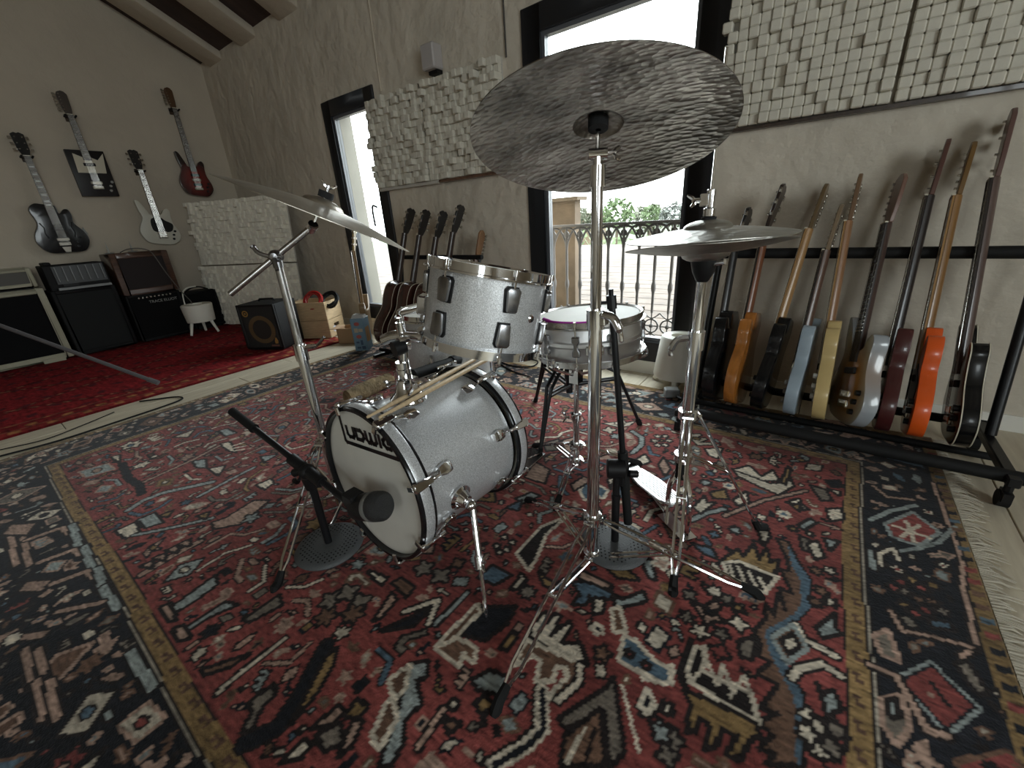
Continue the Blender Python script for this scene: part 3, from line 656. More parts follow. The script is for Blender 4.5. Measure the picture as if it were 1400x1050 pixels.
def red_rug():
    r = Rug(-5.80, -3.45, -1.40, 2.06, .012); X, Y = np.meshgrid(r.xs, r.ys)
    A = np.array((.20, .012, .015)); r.c[:] = A; tan = np.array((.25, .10, .06))
    u, v = X+Y*.55, X-Y*.55
    for q in (u, v):
        m = np.abs((q/.62) % 1-.5) < .05; r.c[m] = A*.55; m2 = np.abs((q/.62) % 1-.5) < .018; r.c[m2 & (((Y*28).astype(int) % 2) == 0)] = tan
    b = np.minimum.reduce([X+5.8, -3.45-X, Y+1.4, 2.06-Y])
    for lo, hi, c in ((0, .03, A*.5), (.03, .10, np.array((.21, .02, .018))), (.10, .115, tan*.7), (.115, .22, A*.8), (.22, .235, tan*.8)): r.c[(b >= lo) & (b < hi)] = c
    k = np.random.default_rng(4); 
    m = (b > .03) & (b < .22) & ((np.sin(X*38)*np.sin(Y*41)) > .55); r.c[m] = np.array((.30, .13, .05))
    m = (b > .25) & ((np.sin(X*23+np.sin(Y*17))*np.sin(Y*27)) > .72); r.c[m] = np.array((.09, .012, .016))
    o = r.build('red_rug', attr_mat('red_wool', .95, .3, 150, .0), .008, .14, 8)
    tag(o, 'deep red rug with tan lattice lines under the amplifiers', 'rug'); W[o.name] = Matrix.Identity(4)
red_rug()
# ------------------------------------------------------------------ foam block diffusers
M_foamback = mat('foam_back', (.5, .47, .42), .9)
BLK = {}
def blockmesh(d):
    if d not in BLK: BLK[d] = MB().box((0, 0, d/2), (.0402, .0402, d)).mesh('block', M_foam, bevel=.0045, smooth=0)
    return BLK[d]
def diffuser(m, label, loose, seed, nx=15, ny=15, group=None, ragged=False, m_=None):
    """unit of square foam sticks; local x right, y up, z out of the wall"""
    t = thing('acoustic_diffuser', label, 'acoustic panel', group=group, m=m); rr = random.Random(seed); st = .0405
    MB().bb(0, nx*st, 0, ny*st, 0, .012).build('backing', M_foamback, t, local=True)
    mb = MB(); g = [[rr.choice((.02, .03, .03, .04, .04, .05, .05, .06, .075)) if not loose else rr.choice((.030, .036, .04, .04, .044, .044, .048, .056)) for _ in range(nx)] for _ in range(ny)]
    for j in range(ny):
        for i in range(nx):
            d = g[j][i]; ox = -rr.choice((0, 0, .012, .025)) if ragged and i == 0 else 0
            if loose:
                o = bpy.data.objects.new('block', blockmesh(d)); COL.objects.link(o); o.parent = t; o.location = ((i+.5)*st+ox, (j+.5)*st, .012)
            else: mb.box(((i+.5)*st+ox, (j+.5)*st, .012+d/2), (.0402, .0402, d))
    if not loose: mb.build('block_field', m_ or M_foam, t, local=True, smooth=0, kind='stuff', bevel=.003)
    return t
def wallm(x, z): return ax((x, YB, z), (0, -1, 0), (1, 0, 0))
diffuser(wallm(-.535, 1.275), 'white foam block diffuser on the back wall, directly right of the tall balcony door', True, 1, ragged=True)
diffuser(wallm(.085, 1.275), 'white foam block diffuser on the back wall above the right end of the guitar rack', True, 2)
diffuser(wallm(-.535, 1.90), 'white foam block diffuser right of the tall door, top row', False, 14, ny=8)
diffuser(wallm(.085, 1.90), 'white foam block diffuser above the guitar rack, top row', False, 15, ny=8)
diffuser(wallm(-3.11, 1.245), 'white foam block diffuser beside the narrow window, ragged left edge over its frame', False, 3, ragged=True)
t = diffuser(wallm(-2.49, 1.245), 'white foam block diffuser just left of the tall door, behind the big cymbal', False, 4, nx=17)
lg = thing('wooden_ledge', 'thin brown wooden ledge under the wall diffusers left of the tall door', 'ledge', (-2.5, YB, 1.23))
MB().bb(-2.40, -1.80, YB-.05, YB, 1.225, 1.243).build('strip', wood('brown_strip', (.12, .06, .035)), lg)
MB().bb(-3.10, -2.41, YB-.05, YB, 1.222, 1.243).build('pale_strip', M_foamback, lg)
lg = thing('wooden_ledge', 'thin dark ledge line under the foam diffusers above the guitar rack', 'ledge', (.1, YB, 1.265)); MB().bb(-.535, .70, YB-.035, YB, 1.257, 1.271).build('strip', wood('dark_strip', (.045, .03, .022)), lg)
# panel standing across the left corner: four units on a frame
px, py = V((-5.72, 1.80, 0)), V((-4.40, 2.26, 0)); ux = (py-px).normalized(); nz = V((ux.y, -ux.x, 0)); up = (V((0, 0, 1))*.995+(-nz)*.10).normalized(); nn = ux.cross(up)
for k, (i, j, d) in enumerate(((0, 0, 'bottom left unit'), (1, 0, 'bottom right unit behind the bass amplifier'), (0, 1, 'top left unit, under the sunburst guitar'), (1, 1, 'top right unit, nearest the corner'))):
    o = px+nz*.02+ux*(.665*i)+up*(.66*j+.012)
    diffuser(ax(o, nn, ux), 'white foam block diffuser leaning in the left corner, '+d, False, 20+k, nx=16, ny=16, ragged=(i == 0), m_=M_foam2)
# ------------------------------------------------------------------ outside
M_iron = mat('wrought_iron', (.10, .09, .085), .6)
rl = thing('balcony_railing', 'wrought iron balcony railing with pointed arches outside the tall door', 'railing', (-1.1, 2.95, .06)); ry = 2.95
MB().bb(-1.9, -.2, ry-.02, ry+.02, .862, .88).bb(-1.9, -.2, ry-.012, ry+.012, .06, .078).build('rail', M_iron, rl)
bal = MB().lathe([(.009, .26), (.010, .40), (.017, .43), (.017, .455), (.010, .48), (.012, .60), (.010, .70), (.010, .86)], None, 8).mesh('baluster', M_iron)
arch = MB().tube(cat((0, 0, .69), (.012, 0, .76), (.0575, 0, .84), (.115, 0, .858)), .0085, 6).tube(cat((.115, 0, .69), (.103, 0, .76), (.0575, 0, .84), (0, 0, .858)), .0085, 6).lathe([(.010, -.005), (.024, -.005), (.024, .005), (.010, .005)], Matrix.Translation((0, 0, .81)) @ Matrix.Rotation(PI/2, 4, 'X'), 12, True).mesh('arch', M_iron)
ringm = MB().lathe([(.043, -.005), (.053, -.005), (.053, .005), (.043, .005)], Matrix.Translation((0, 0, .165)) @ Matrix.Rotation(PI/2, 4, 'X'), 20, True).tube([(-.05, 0, .165), (.05, 0, .165)], .005, 5).tube([(0, 0, .08), (0, 0, .27)], .005, 5).ball((0, 0, .165), .016).tube(cat((-.0575, 0, .08), (-.03, 0, .095), (0, 0, .11), (.03, 0, .095), (.0575, 0, .08)), .005, 5).tube(cat((-.0575, 0, .26), (-.03, 0, .235), (0, 0, .22), (.03, 0, .235), (.0575, 0, .26)), .005, 5).mesh('ring', M_iron)
for k in range(15):
    for nm, me in (('baluster', bal), ('arch', arch), ('ring', ringm)):
        o = bpy.data.objects.new(nm, me); COL.objects.link(o); o.parent = rl; o.location = (-1.78+.115*k+1.1, 0, -.06)
struct(MB().bb(-4.5, 1.0, 2.72, 3.02, -.3, .05), 'trim_3', mat('balcony_slab', (.10, .095, .08), .9))
rf = MB(); prof = []; yy = 3.2
z = -.05
while yy < 9.5:
    prof += [(yy, z+.0), (yy+.22, z+.012), (yy+.221, z-.03)]; yy += .25; z += .011
k = len(prof); vs = [(-14, a, b) for a, b in prof]+[(10, a, b) for a, b in prof]; rf.add(vs, [(i, i+1, k+i+1, k+i) for i in range(k-1)])
struct(rf, 'roof_tiles', mat('pale_terracotta', (.085, .064, .05), .9, var=.25, vscale=4), smooth=0)
struct(MB().bb(-120, 80, 9.4, 160, -3.2, -3.0), 'ground', mat('field_grass', (.06, .08, .035), .95, var=.3, vscale=.3))
def foliage(name, c, r, n, m, parent, rs, sq=1, kind='stuff'):
    q = random.Random(rs); mb = MB()
    for _ in range(n):
        d = V((q.gauss(0, 1), q.gauss(0, 1), q.gauss(0, 1))).normalized()*r*q.uniform(.55, 1); p = V(c)+V((d.x, d.y, d.z*sq)); s_ = r*q.uniform(.12, .22)
        a, b = V((q.gauss(0, 1), q.gauss(0, 1), q.gauss(0, 1))).normalized()*s_, V((q.gauss(0, 1), q.gauss(0, 1), q.gauss(0, 1))).normalized()*s_
        mb.add([p-a, p+b*.5, p+a, p-b*.5], [(0, 1, 2, 3)])
    return mb.build(name, m, parent, kind=kind, smooth=0)
M_leaf = [mat('leaf_%s' % n, c, .8) for n, c in (('green', (.075, .105, .045)), ('olive', (.085, .09, .06)), ('grey', (.08, .085, .075)))]
hd = thing('hedge', 'green hedge beyond the tiled roof outside the tall door', 'hedge', (-6, 11, -3))
q = random.Random(2); mb = MB()
for _ in range(2600):
    p = V((q.uniform(-13, 2), 11+q.uniform(-.4, .4), q.uniform(-3, .36+.12*math.sin(_*.1)))); s_ = .22
    a, b = V((q.gauss(0, 1), q.gauss(0, 1), q.gauss(0, 1)))*s_, V((q.gauss(0, 1), q.gauss(0, 1), q.gauss(0, 1)))*s_
    mb.add([p-a*.6, p+b*.3, p+a*.6, p-b*.3], [(0, 1, 2, 3)])
mb.build('foliage', M_leaf[0], hd, kind='stuff', smooth=0)
for k, (x, y, h, r, lb) in enumerate(((-19.2, 45, 1.9, 1.9, 'round dark tree far outside, tallest beyond the railing'), (-24, 46, 1.2, 1.6, 'low bushy tree far outside behind the chrome stand pole'), (-14.2, 48, 1.1, 1.5, 'pale green tree far outside near the right door frame'), (-17.6, 51, 1.1, 1.3, 'green tree far outside seen just left of the hi-hat'), (-21, 60, 1.3, 2.4, 'broad hazy tree on the outside horizon'))):
    tr = thing('garden_tree', lb, 'tree', (x, y, -3)); MB().cyl((x, y, -3), (x, y, h-r), .22, .12, 8).build('trunk', mat('bark', (.06, .045, .03), .9), tr)
    foliage('crown', (x, y, h-r*.6), r, 500, M_leaf[k % 3], tr, k, .85)
hs = thing('far_house', 'ochre house far outside above the railing', 'house', (-27, 52, -3))
MB().bb(-30, -25, 50, 55, -3, .3).build('walls', mat('ochre_render', (.12, .09, .055), .9), hs)
MB().prism([(-30.4, .3), (-24.6, .3), (-27.5, 1.1)], -55.3, -49.7, Matrix.Rotation(PI/2, 4, 'X')).build('roof', mat('house_roof', (.11, .065, .045), .9), hs)
wn = MB().box((0, 0, 0), (.9, .1, 1.2)).mesh('window', mat('dark_window', (.04, .04, .05), .3))
for x in (-29, -27.5, -26): o = bpy.data.objects.new('window', wn); COL.objects.link(o); o.parent = hs; o.location = (x+27, -2.03, 2.3)
pl = thing('sandstone_pillar', 'sandstone chimney pillar with a flat cap outside the tall door', 'pillar', (-2.1, 3.55, -.3))
MB().bb(-2.45, -1.845, 3.42, 3.52, -.3, 1.06).build('shaft', mat('sandstone', (.11, .078, .05), .9, var=.2, vscale=6, bump=.3, bscale=20), pl)
MB().bb(-2.49, -1.80, 3.38, 3.56, 1.06, 1.09).build('cap', mat('cap_stone', (.10, .075, .05), .9), pl)

# ------------------------------------------------------------------ drum kit
def rz_(a): return Matrix.Rotation(a, 4, 'Z')
M_lug = mat('lug_grey', (.34, .34, .35), .25, 1)
def flange_hoop(name, R, z, up, m, parent, Mx):
    s = 1 if up else -1
    MB().lathe([(R-.006, z+s*.006), (R+.002, z+s*.011), (R+.002, z-s*.007), (R+.011, z-s*.009), (R+.011, z-s*.0125), (R-.002, z-s*.012), (R-.002, z+s*.003), (R-.007, z+s*.003)], Mx, 56, True).build(name, m, parent)
def wing(mb, p, d, s=1):
    p = V(p); d = V(d).normalized(); o = d.orthogonal().normalized()
    mb.cyl(p, p+d*.02*s, .006*s, n=8)
    for k in (1, -1): mb.tube([p+d*.012*s, p+d*.02*s+o*k*.014*s, p+d*.028*s+o*k*.022*s], [.004*s, .0055*s, .003*s], 6)
def tripod(parent, cx, cy, hub, low, feet, gap=.011, r=.0042, m=None):
    m = m or M_chrome
    for fx, fy in feet:
        d = V((fx-cx, fy-cy, 0)); L = d.length; d.normalize(); sd = V((-d.y, d.x, 0)); leg = MB()
        A = V((cx, cy, hub))+d*.028; B = V((fx, fy, .03))-d*.03
        for k in (1, -1):
            leg.tube([A+sd*k*.006, A.lerp(B, .12)+sd*k*gap, A.lerp(B, .88)+sd*k*gap, B+sd*k*.003], r, 6)
        br = A.lerp(B, .5); C0 = V((cx, cy, low))+d*.024
        for k in (1, -1): leg.tube([C0+sd*k*.008, br+sd*k*.008], r*.9, 6)
        leg.cyl(br-sd*.013, br+sd*.013, .0045, n=8).cyl(A-sd*.014, A+sd*.014, .006, n=8).cyl(C0-sd*.014, C0+sd*.014, .005, n=8)
        o = leg.build('leg', m, parent)
        e = (B-A).normalized()
        MB().tube([B-e*.012, B+e*.02, V((fx, fy, .014)), V((fx, fy, .009))+e*.012], [.010, .0125, .0135, .009], 8).build('rubber_foot', M_rubber, o)
    for z in (hub, low):
        MB().lathe([(.014, -.014), (.026, -.012), (.026, .012), (.014, .014)], Matrix.Translation((cx, cy, z)), 16).build('collar', m, parent)
# bass drum
BF = V((-.905, .517, .299)); BA = V((.0485, .998, -.017)).normalized(); BM = ax(BF, BA, (1, 0, 0))
BM = Matrix((V((1, 0, 0))-BA*BA.x, BA.cross(V((1, 0, 0))-BA*BA.x), BA)).transposed().to_4x4(); BM.translation = BF     # local y points down, x right
def bp(r, th, z): return BM @ V((r*math.cos(th), -r*math.sin(th), z))
t = thing('bass_drum', 'silver sparkle bass drum with white front head lettered LUDWIG', 'drum', (-.88, .72, 0))
MB().lathe([(.2035, .03), (.2035, .366)], BM, 72).build('shell', M_wrap, t)
M_gloss = mat('gloss_black', (.008, .008, .009), .18)
for nm, za, zb in (('front', -.012, .034), ('rear', .362, .408)):
    h = MB().lathe([(.217, za), (.225, za), (.227, za+.003), (.227, zb-.003), (.225, zb), (.217, zb)], BM, 72, True).build('hoop', M_gloss, t)
    MB().lathe([(.2275, za+.009), (.2286, za+.011), (.2286, zb-.011), (.2275, zb-.009)], BM, 72, True).build('inlay', M_wrap, h, label='silver sparkle inlay')
    MB().lathe([(.2, za+.046 if nm == 'front' else za-.006), (.208, za+.046 if nm == 'front' else za-.006), (.208, za+.053 if nm == 'front' else za+.001), (.2, za+.053 if nm == 'front' else za+.001)], BM, 72, True).build('head_ring', M_chrome, t)
fh = MB().lathe([(.2165, .012), (.2165, .003), (.213, .001), (.2, .0), (1e-7, -.001)], BM, 72).build('front_head', M_head, t)
MB().lathe([(.2165, .385), (.2165, .393), (1e-7, .395)], BM, 72).build('rear_head', M_head, t)
# the maker's word on the head, drawn as ribbons
def word(paths, o, s, rot, z, mtx, w_):
    mb = MB(); c, q = math.cos(rot), math.sin(rot)
    for P in paths:
        P = [(o[0]+s*(a*c-b*q), -(o[1]+s*(a*q+b*c))) for a, b in P]; k = len(P)
        for i in range(k-1):
            a, b = V(P[i]), V(P[i+1]); d = (b-a).normalized(); n = V((-d.y, d.x))*w_/2; a2, b2 = a-d*w_/2, b+d*w_/2
            mb.add([(*(a2+n), z), (*(b2+n), z), (*(b2-n), z), (*(a2-n), z), (*(a2+n), z+.0006), (*(b2+n), z+.0006), (*(b2-n), z+.0006), (*(a2-n), z+.0006)], [(0,1,2,3),(7,6,5,4),(0,4,5,1),(1,5,6,2),(2,6,7,3),(3,7,4,0)], mtx)
    return mb
LW = [[(0, 1.55), (0, .0), (.12, -.12), (5.6, -.12)], [(.55, 1), (.55, .55), (.72, .38), (1.15, .38), (1.32, .55), (1.32, 1)], [(1.62, .38), (2.2, .38), (2.42, .6), (2.42, .8), (2.2, 1), (1.62, 1), (1.62, .38)],
      [(2.75, 1), (2.75, .55), (2.9, .38), (3.1, .38), (3.25, .6), (3.25, .95)], [(3.25, .6), (3.4, .38), (3.6, .38), (3.78, .55), (3.78, 1)], [(4.15, .38), (4.15, 1)], [(5.35, 1), (4.75, 1), (4.52, .8), (4.52, .58), (4.75, .38), (5.15, .38), (5.38, .55), (5.38, .72), (5.0, .72)]]
word(LW, (-.098, .107), .0437, .11, -.0022, BM, .0115).build('lettering', M_gloss, fh, label='black LUDWIG wordmark', smooth=0)
for k in range(8):
    th = math.radians(20+45*k); er = V(bp(1, th, 0))-V(bp(0, 0, 0)); et = er.cross(BA)
    for side, zl, zh, s in (('f', .092, -.014, -1), ('r', .304, .41, 1)):
        if k in (5, 6) and side == 'r': continue
        m_ = Matrix((et, BA*s, er)).transposed().to_4x4(); m_.translation = bp(.2035, th, zl)
        lg = MB().prism([(-.013, -.022), (.013, -.022), (.017, .0), (.012, .02), (-.012, .02), (-.017, 0)], 0, .018, m_).build('lug', M_chrome, t, bevel=.005, seg=2)
        rod = MB().cyl(bp(.2155, th, zl-s*-.015), bp(.235, th, zh-s*.02), .0032, n=8); rod.build('tension_rod', M_chrome, lg)
        m2 = Matrix((et, BA*s, er)).transposed().to_4x4(); m2.translation = bp(.229, th, zh)
        MB().prism([(-.009, -.052), (.009, -.052), (.013, .0), (.010, .006), (-.010, .006), (-.013, 0)], 0, .011, m2).box((0, .004, -.010), (.018, .006, .026), m2).cyl(m2 @ V((0, -.052, .006)), m2 @ V((0, -.075, .005)), .0055).build('claw_hook', M_chrome, t, bevel=.003)
# spurs
for s, foot, z0 in ((1, V((-.55, .54, .006)), .13), (-1, V((-1.215, .50, .006)), .13)):
    b = bp(.2035, math.radians(-10 if s > 0 else 190), z0); er = (b-bp(0, 0, z0)).normalized()
    mb = MB(); mb.lathe([(.036, 0), (.036, .006), (.026, .012), (.018, .03), (.0001, .034)], ax(b, er), 24)
    mb.cyl(b+er*.03, b+er*.055, .013).ball(b+er*.045, .017)
    o = mb.build('spur_bracket', M_chrome, t); p0 = b+er*.05; d = foot-p0
    MB().tube([p0, p0+d*.48], .0085, 12).tube([p0+d*.45, p0+d*.56], .0125, 12).tube([p0+d*.55, p0+d*.95, foot], [.0058, .0058, .003], 10).build('spur', M_chrome, o)
    mw = MB(); wing(mw, p0+d*.5, (er.x, er.y, .3)); mw.build('wing_screw', M_chrome, o)
# tom holder on top
hb = bp(.2035, math.radians(88), .15); mb = MB()
mb.lathe([(.052, -.006), (.05, .006), (.034, .022), (.026, .05), (.024, .06), (.0001, .062)], Matrix.Translation(hb), 24); mb.cyl(hb+V((0, 0, .03)), hb+V((0, 0, .09)), .021).box(hb+V((.03, -.004, .052)), (.03, .03, .035))
o = mb.build('tom_holder_base', M_chrome, t, bevel=.002); mw = MB(); wing(mw, hb+V((.045, -.01, .055)), (.8, -.5, 0), 1.2); wing(mw, hb+V((-.02, -.02, .05)), (-.6, -.7, 0), 1.0); mw.build('wing_screw', M_chrome, o)
pt = hb+V((.004, .01, .165))
MB().cyl(hb+V((0, 0, .07)), pt, .0135).cyl(hb+V((0, 0, .085)), hb+V((0, 0, .108)), .019).cyl(hb+V((0, 0, .135)), hb+V((0, 0, .15)), .018).build('post', M_chrome, o)
MB().tube(cat(pt+V((-.055, -.02, .0)), pt+V((-.02, -.005, .012)), pt+V((.03, .02, .01)), pt+V((.09, .05, .0))), [.016]*24+[.012], 12).cyl(pt+V((0, 0, -.02)), pt+V((0, 0, .05)), .012).cyl(pt+V((0, 0, .05)), pt+V((0, 0, .062)), .007).cyl(pt+V((.02, -.03, 0)), pt+V((.03, -.005, 0)), .02).build('clamp', M_chrome, o)
MB().cyl(pt+V((.022, -.05, -.008)), pt+V((.03, -.02, -.005)), .021, .019).build('clamp_knob', M_black, o)
# tom
TC = V((-.70, .81, .743)); TN = V((.13, .205, 1)).normalized(); TM = ax(TC, TN, (1, 0, 0)); TR = .147
def tp(r, a, z): return TM @ V((r*math.cos(a), r*math.sin(a), z))
t = thing('rack_tom', 'silver sparkle tom tilted on its holder above the bass drum', 'drum', TC-TN*.1)
MB().lathe([(TR, -.088), (TR, .088)], TM, 64).build('shell', M_wrap, t)
flange_hoop('hoop', TR+.005, .093, True, M_chrome, t, TM); flange_hoop('hoop', TR+.005, -.093, False, M_chrome, t, TM)
MB().lathe([(TR+.003, .086), (TR-.004, .098), (1e-7, .098)], TM, 64).build('head', M_head, t); MB().lathe([(TR+.003, -.086), (TR-.004, -.098), (1e-7, -.098)], TM, 64).build('head', mat('clear_head', (.5, .5, .5), .2), t)
def cast_lug(t, M0, R, a, z, up, w=.017, h=.027):
    er = M0.to_3x3() @ V((math.cos(a), math.sin(a), 0)); ez = M0.to_3x3() @ V((0, 0, 1)); et = ez.cross(er)
    m_ = Matrix((et, ez, er)).transposed().to_4x4(); m_.translation = M0 @ V((R*math.cos(a), R*math.sin(a), z)); s = 1 if up else -1
    o = MB().prism([(-w*.75, -h*s), (w*.75, -h*s), (w, h*.75*s), (w*.7, h*s), (-w*.7, h*s), (-w, h*.75*s)], .002, .017, m_).build('lug', M_lug, t, bevel=.004, seg=2)
    MB().prism([(-w*.9, -h*1.1*s), (w*.9, -h*1.1*s), (w*1.15, h*.8*s), (w*.8, h*1.1*s), (-w*.8, h*1.1*s), (-w*1.15, h*.8*s)], -.001, .004, m_).build('gasket', M_black, o)
    return o, m_, er, ez
for k in range(6):
    a = math.radians(-28+60*k)
    for z, up in ((.040, True), (-.042, False)):
        o, m_, er, ez = cast_lug(t, TM, TR, a+(0 if up else -.06), z, up); s = 1 if up else -1
        MB().tube([m_ @ V((0, .015*s, .011)), m_ @ V((0, .058*s, .011))], .0028, 8).cyl(m_ @ V((0, .052*s, .011)), m_ @ V((0, .066*s, .011)), .005).build('tension_rod', M_chrome, o)
MB().lathe([(.0001, .004), (.008, .003), (.011, 0)], ax(tp(TR, math.radians(0), .0), TM.to_3x3() @ V((1, 0, 0))), 16).build('vent_grommet', M_chrome, t)
MB().box((0, 0, .012), (.05, .045, .024), ax(tp(TR, math.radians(214), -.02), TM.to_3x3() @ V((math.cos(math.radians(214)), math.sin(math.radians(214)), 0)), (0, 0, 1))).cyl(tp(TR+.01, math.radians(214), -.03), tp(TR+.07, math.radians(214), -.055), .007).build('mount_bracket', M_chrome, t, bevel=.004)
# sticks on the bass drum
def stick(a, b, label):
    a, b = V(a), V(b); d = (b-a).normalized(); L = (b-a).length
    prof = [(.0001, 0), (.0035, .002), (.0048, .008), (.0035, .014), (.0042, .03), (.0068, .10), (.0072, L-.008), (.006, L-.002), (.0001, L)]
    solo(MB().lathe(prof, ax(a, d), 14), 'drumstick', M_stick, label, 'drumstick', 'drumsticks on the bass drum', loc=a)
stick((-.835, .498, .527), (-.888, .957, .527), 'wooden drumstick lying on the bass drum hoops, left of the pair'); stick((-.812, .515, .524), (-.858, .987, .524), 'wooden drumstick lying on the bass drum hoops, right of the pair')
# floor tom
FM = Matrix.Translation((-1.22, 1.15, 0)); t = thing('floor_tom', 'silver floor tom with white head behind the rack tom', 'drum', (-1.22, 1.15, 0)); FR = .172
MB().lathe([(FR, .185), (FR, .62)], FM, 64).build('shell', M_wrap, t); flange_hoop('hoop', FR+.005, .628, True, M_chrome, t, FM); flange_hoop('hoop', FR+.005, .177, False, M_chrome, t, FM)
MB().lathe([(FR+.003, .622), (FR-.004, .634), (.12, .633), (1e-7, .633)], FM, 64).build('head', M_head, t)
for k in range(6):
    a = math.radians(20+60*k)
    for z, up in ((.555, True), (.25, False)):
        o, m_, er, ez = cast_lug(t, FM, FR, a, z, up); s = 1 if up else -1
        MB().tube([m_ @ V((0, .015*s, .011)), m_ @ V((0, .075*s, .011))], .0028, 8).cyl(m_ @ V((0, .07*s, .011)), m_ @ V((0, .086*s, .011)), .005).build('tension_rod', M_chrome, o)
for a in (-62, 55, 175):
    a = math.radians(a); c, s = math.cos(a), math.sin(a); o = MB().box((0, 0, .012), (.032, .06, .024), ax(FM @ V((FR*c, FR*s, .44)), (c, s, 0), (-s, c, 0))).build('leg_bracket', M_chrome, t, bevel=.004)
    MB().tube(cat((-1.22+(FR+.018)*c, 1.15+(FR+.018)*s, .50), (-1.22+(FR+.018)*c, 1.15+(FR+.018)*s, .25), (-1.22+(FR+.03)*c, 1.15+(FR+.03)*s, .12), (-1.22+(FR+.05)*c, 1.15+(FR+.05)*s, .03)), .0055, 8).tube([(-1.22+(FR+.045)*c, 1.15+(FR+.045)*s, .045), (-1.22+(FR+.052)*c, 1.15+(FR+.052)*s, .012)], .012, 10).build('leg', M_chrome, t)
# snare
SC = V((-.66, 1.325, .548)); SN = V((-.058, .008, 1)).normalized(); SM = ax(SC, SN, (1, 0, 0)); SR = .178
t = thing('snare_drum', 'brushed aluminium snare drum in front of the tall door', 'drum', SC-SN*.07)
MB().lathe([(SR-.004, -.062), (SR, -.056), (SR, -.014), (SR+.002, -.010), (SR+.006, -.006), (SR+.006, .006), (SR+.002, .010), (SR, .014), (SR, .056), (SR-.004, .062)], SM, 72).build('shell', M_alu, t)
flange_hoop('hoop', SR+.007, .066, True, M_dullchrome, t, SM); flange_hoop('hoop', SR+.007, -.066, False, M_dullchrome, t, SM)
MB().lathe([(SR+.003, .060), (SR-.003, .071), (1e-7, .071)], SM, 72).build('head', M_head, t)
for k in range(10):
    a = math.radians(-22+36*k-18)
    if k == 1: continue
    er = SM.to_3x3() @ V((math.cos(a), math.sin(a), 0)); et = SN.cross(er); m_ = Matrix((et, SN, er)).transposed().to_4x4(); m_.translation = SM @ V((SR*math.cos(a), SR*math.sin(a), 0))
    o = MB().prism([(-.013, -.034), (.013, -.034), (.013, -.016), (.007, -.007), (.007, .007), (.013, .016), (.013, .034), (-.013, .034), (-.013, .016), (-.007, .007), (-.007, -.007), (-.013, -.016)], .003, .018, m_).build('lug', M_lug, t, bevel=.003)
    MB().tube([m_ @ V((0, -.078, .013)), m_ @ V((0, .074, .013))], .0028, 8).cyl(m_ @ V((0, .068, .013)), m_ @ V((0, .082, .013)), .005).cyl(m_ @ V((0, -.082, .013)), m_ @ V((0, -.068, .013)), .005).build('tension_rod', M_chrome, o)
a = math.radians(-58); er = SM.to_3x3() @ V((math.cos(a), math.sin(a), 0)); et = SN.cross(er); m_ = Matrix((et, SN, er)).transposed().to_4x4(); m_.translation = SM @ V((SR*math.cos(a), SR*math.sin(a), 0))
MB().box((0, -.012, .012), (.055, .03, .02), m_).box((0, .018, .007), (.03, .03, .012), m_).tube([m_ @ V((-.024, -.012, .024)), m_ @ V((.024, -.012, .024))], .006, 8).box((0, -.045, .012), (.035, .04, .008), m_).build('strainer', M_dullchrome, t, bevel=.003)
MB().tube([SM @ V((.165*math.cos(b), .165*math.sin(b), .0745)) for b in [math.radians(q) for q in range(-130, -62, 6)]], [.007]*3+[.004]*9, 8).build('felt_strip', mat('magenta_felt', (.55, .04, .45), .85), t, label='magenta felt damping strip')
# snare stand
t = thing('snare_stand', 'chrome snare stand with basket under the aluminium snare', 'stand', (-.67, 1.245, 0)); cx, cy = -.67, 1.245
MB().cyl((cx, cy, .03), (cx, cy, .25), .0125).cyl((cx, cy, .24), (cx, cy, .40), .0095).lathe([(.012, -.014), (.02, -.012), (.02, .012), (.012, .014)], Matrix.Translation((cx, cy, .245)), 14).build('tube', M_chrome, t)
mw = MB(); wing(mw, (cx-.02, cy-.015, .245), (-.8, -.6, 0)); mw.build('wing_screw', M_chrome, t)
tripod(t, cx, cy, .12, .05, [(cx+.25*math.cos(a), cy+.25*math.sin(a)) for a in (math.radians(40), math.radians(165), math.radians(282))], gap=.007)
hubz = V((cx, cy, .41)); mb = MB().box(hubz, (.035, .04, .05))
for k, a in enumerate((-100, 20, 140)):
    a = math.radians(a); e = V((SC.x, SC.y, 0))+V((math.cos(a), math.sin(a), 0))*(SR+.018); e.z = .473
    mb.tube(cat(hubz, hubz.lerp(e, .5)-V((0, 0, .004)), e-V((0, 0, .003)), e+V((0, 0, .03))), .0055, 8)
mb.build('basket', M_chrome, t)
# drum throne
t = thing('drum_throne', 'black drum throne on tripod legs behind the snare', 'stool', (-.88, 1.57, 0)); M_thr = M_blackmetal
MB().lathe([(.0001, .43), (.15, .43), (.168, .44), (.172, .47), (.16, .495), (.12, .502), (.0001, .503)], Matrix.Translation((-.88, 1.57, 0)), 40).build('seat', mat('black_vinyl', (.014, .014, .015), .4), t)
MB().cyl((-.88, 1.57, .18), (-.88, 1.57, .44), .016).cyl((-.88, 1.57, .25), (-.88, 1.57, .31), .022).build('column', M_thr, t)
for fx, fy in ((-.872+.02, 1.26), (-.595, 1.73), (-1.17, 1.71)):
    d = V((fx+.88, fy-1.57, 0)).normalized(); sd = V((-d.y, d.x, 0)); mb = MB(); A = V((-.88, 1.57, .37))+d*.03; B = V((fx, fy, .015)); md = A.lerp(B, .45)+V((0, 0, .07))+d*.05
    for k in (1, -1): mb.tube([A+sd*.012*k, md+sd*.012*k, md.lerp(B, .15)+sd*.008*k, B], .0075, 8); mb.tube([V((-.88, 1.57, .22))+d*.02+sd*.012*k, md.lerp(B, .12)+sd*.012*k], .006, 8)
    o = mb.build('leg', M_thr, t); MB().tube([B+(md-B)*.1, B, (fx, fy, .009)], [.011, .013, .011], 8).build('rubber_foot', M_rubber, o)
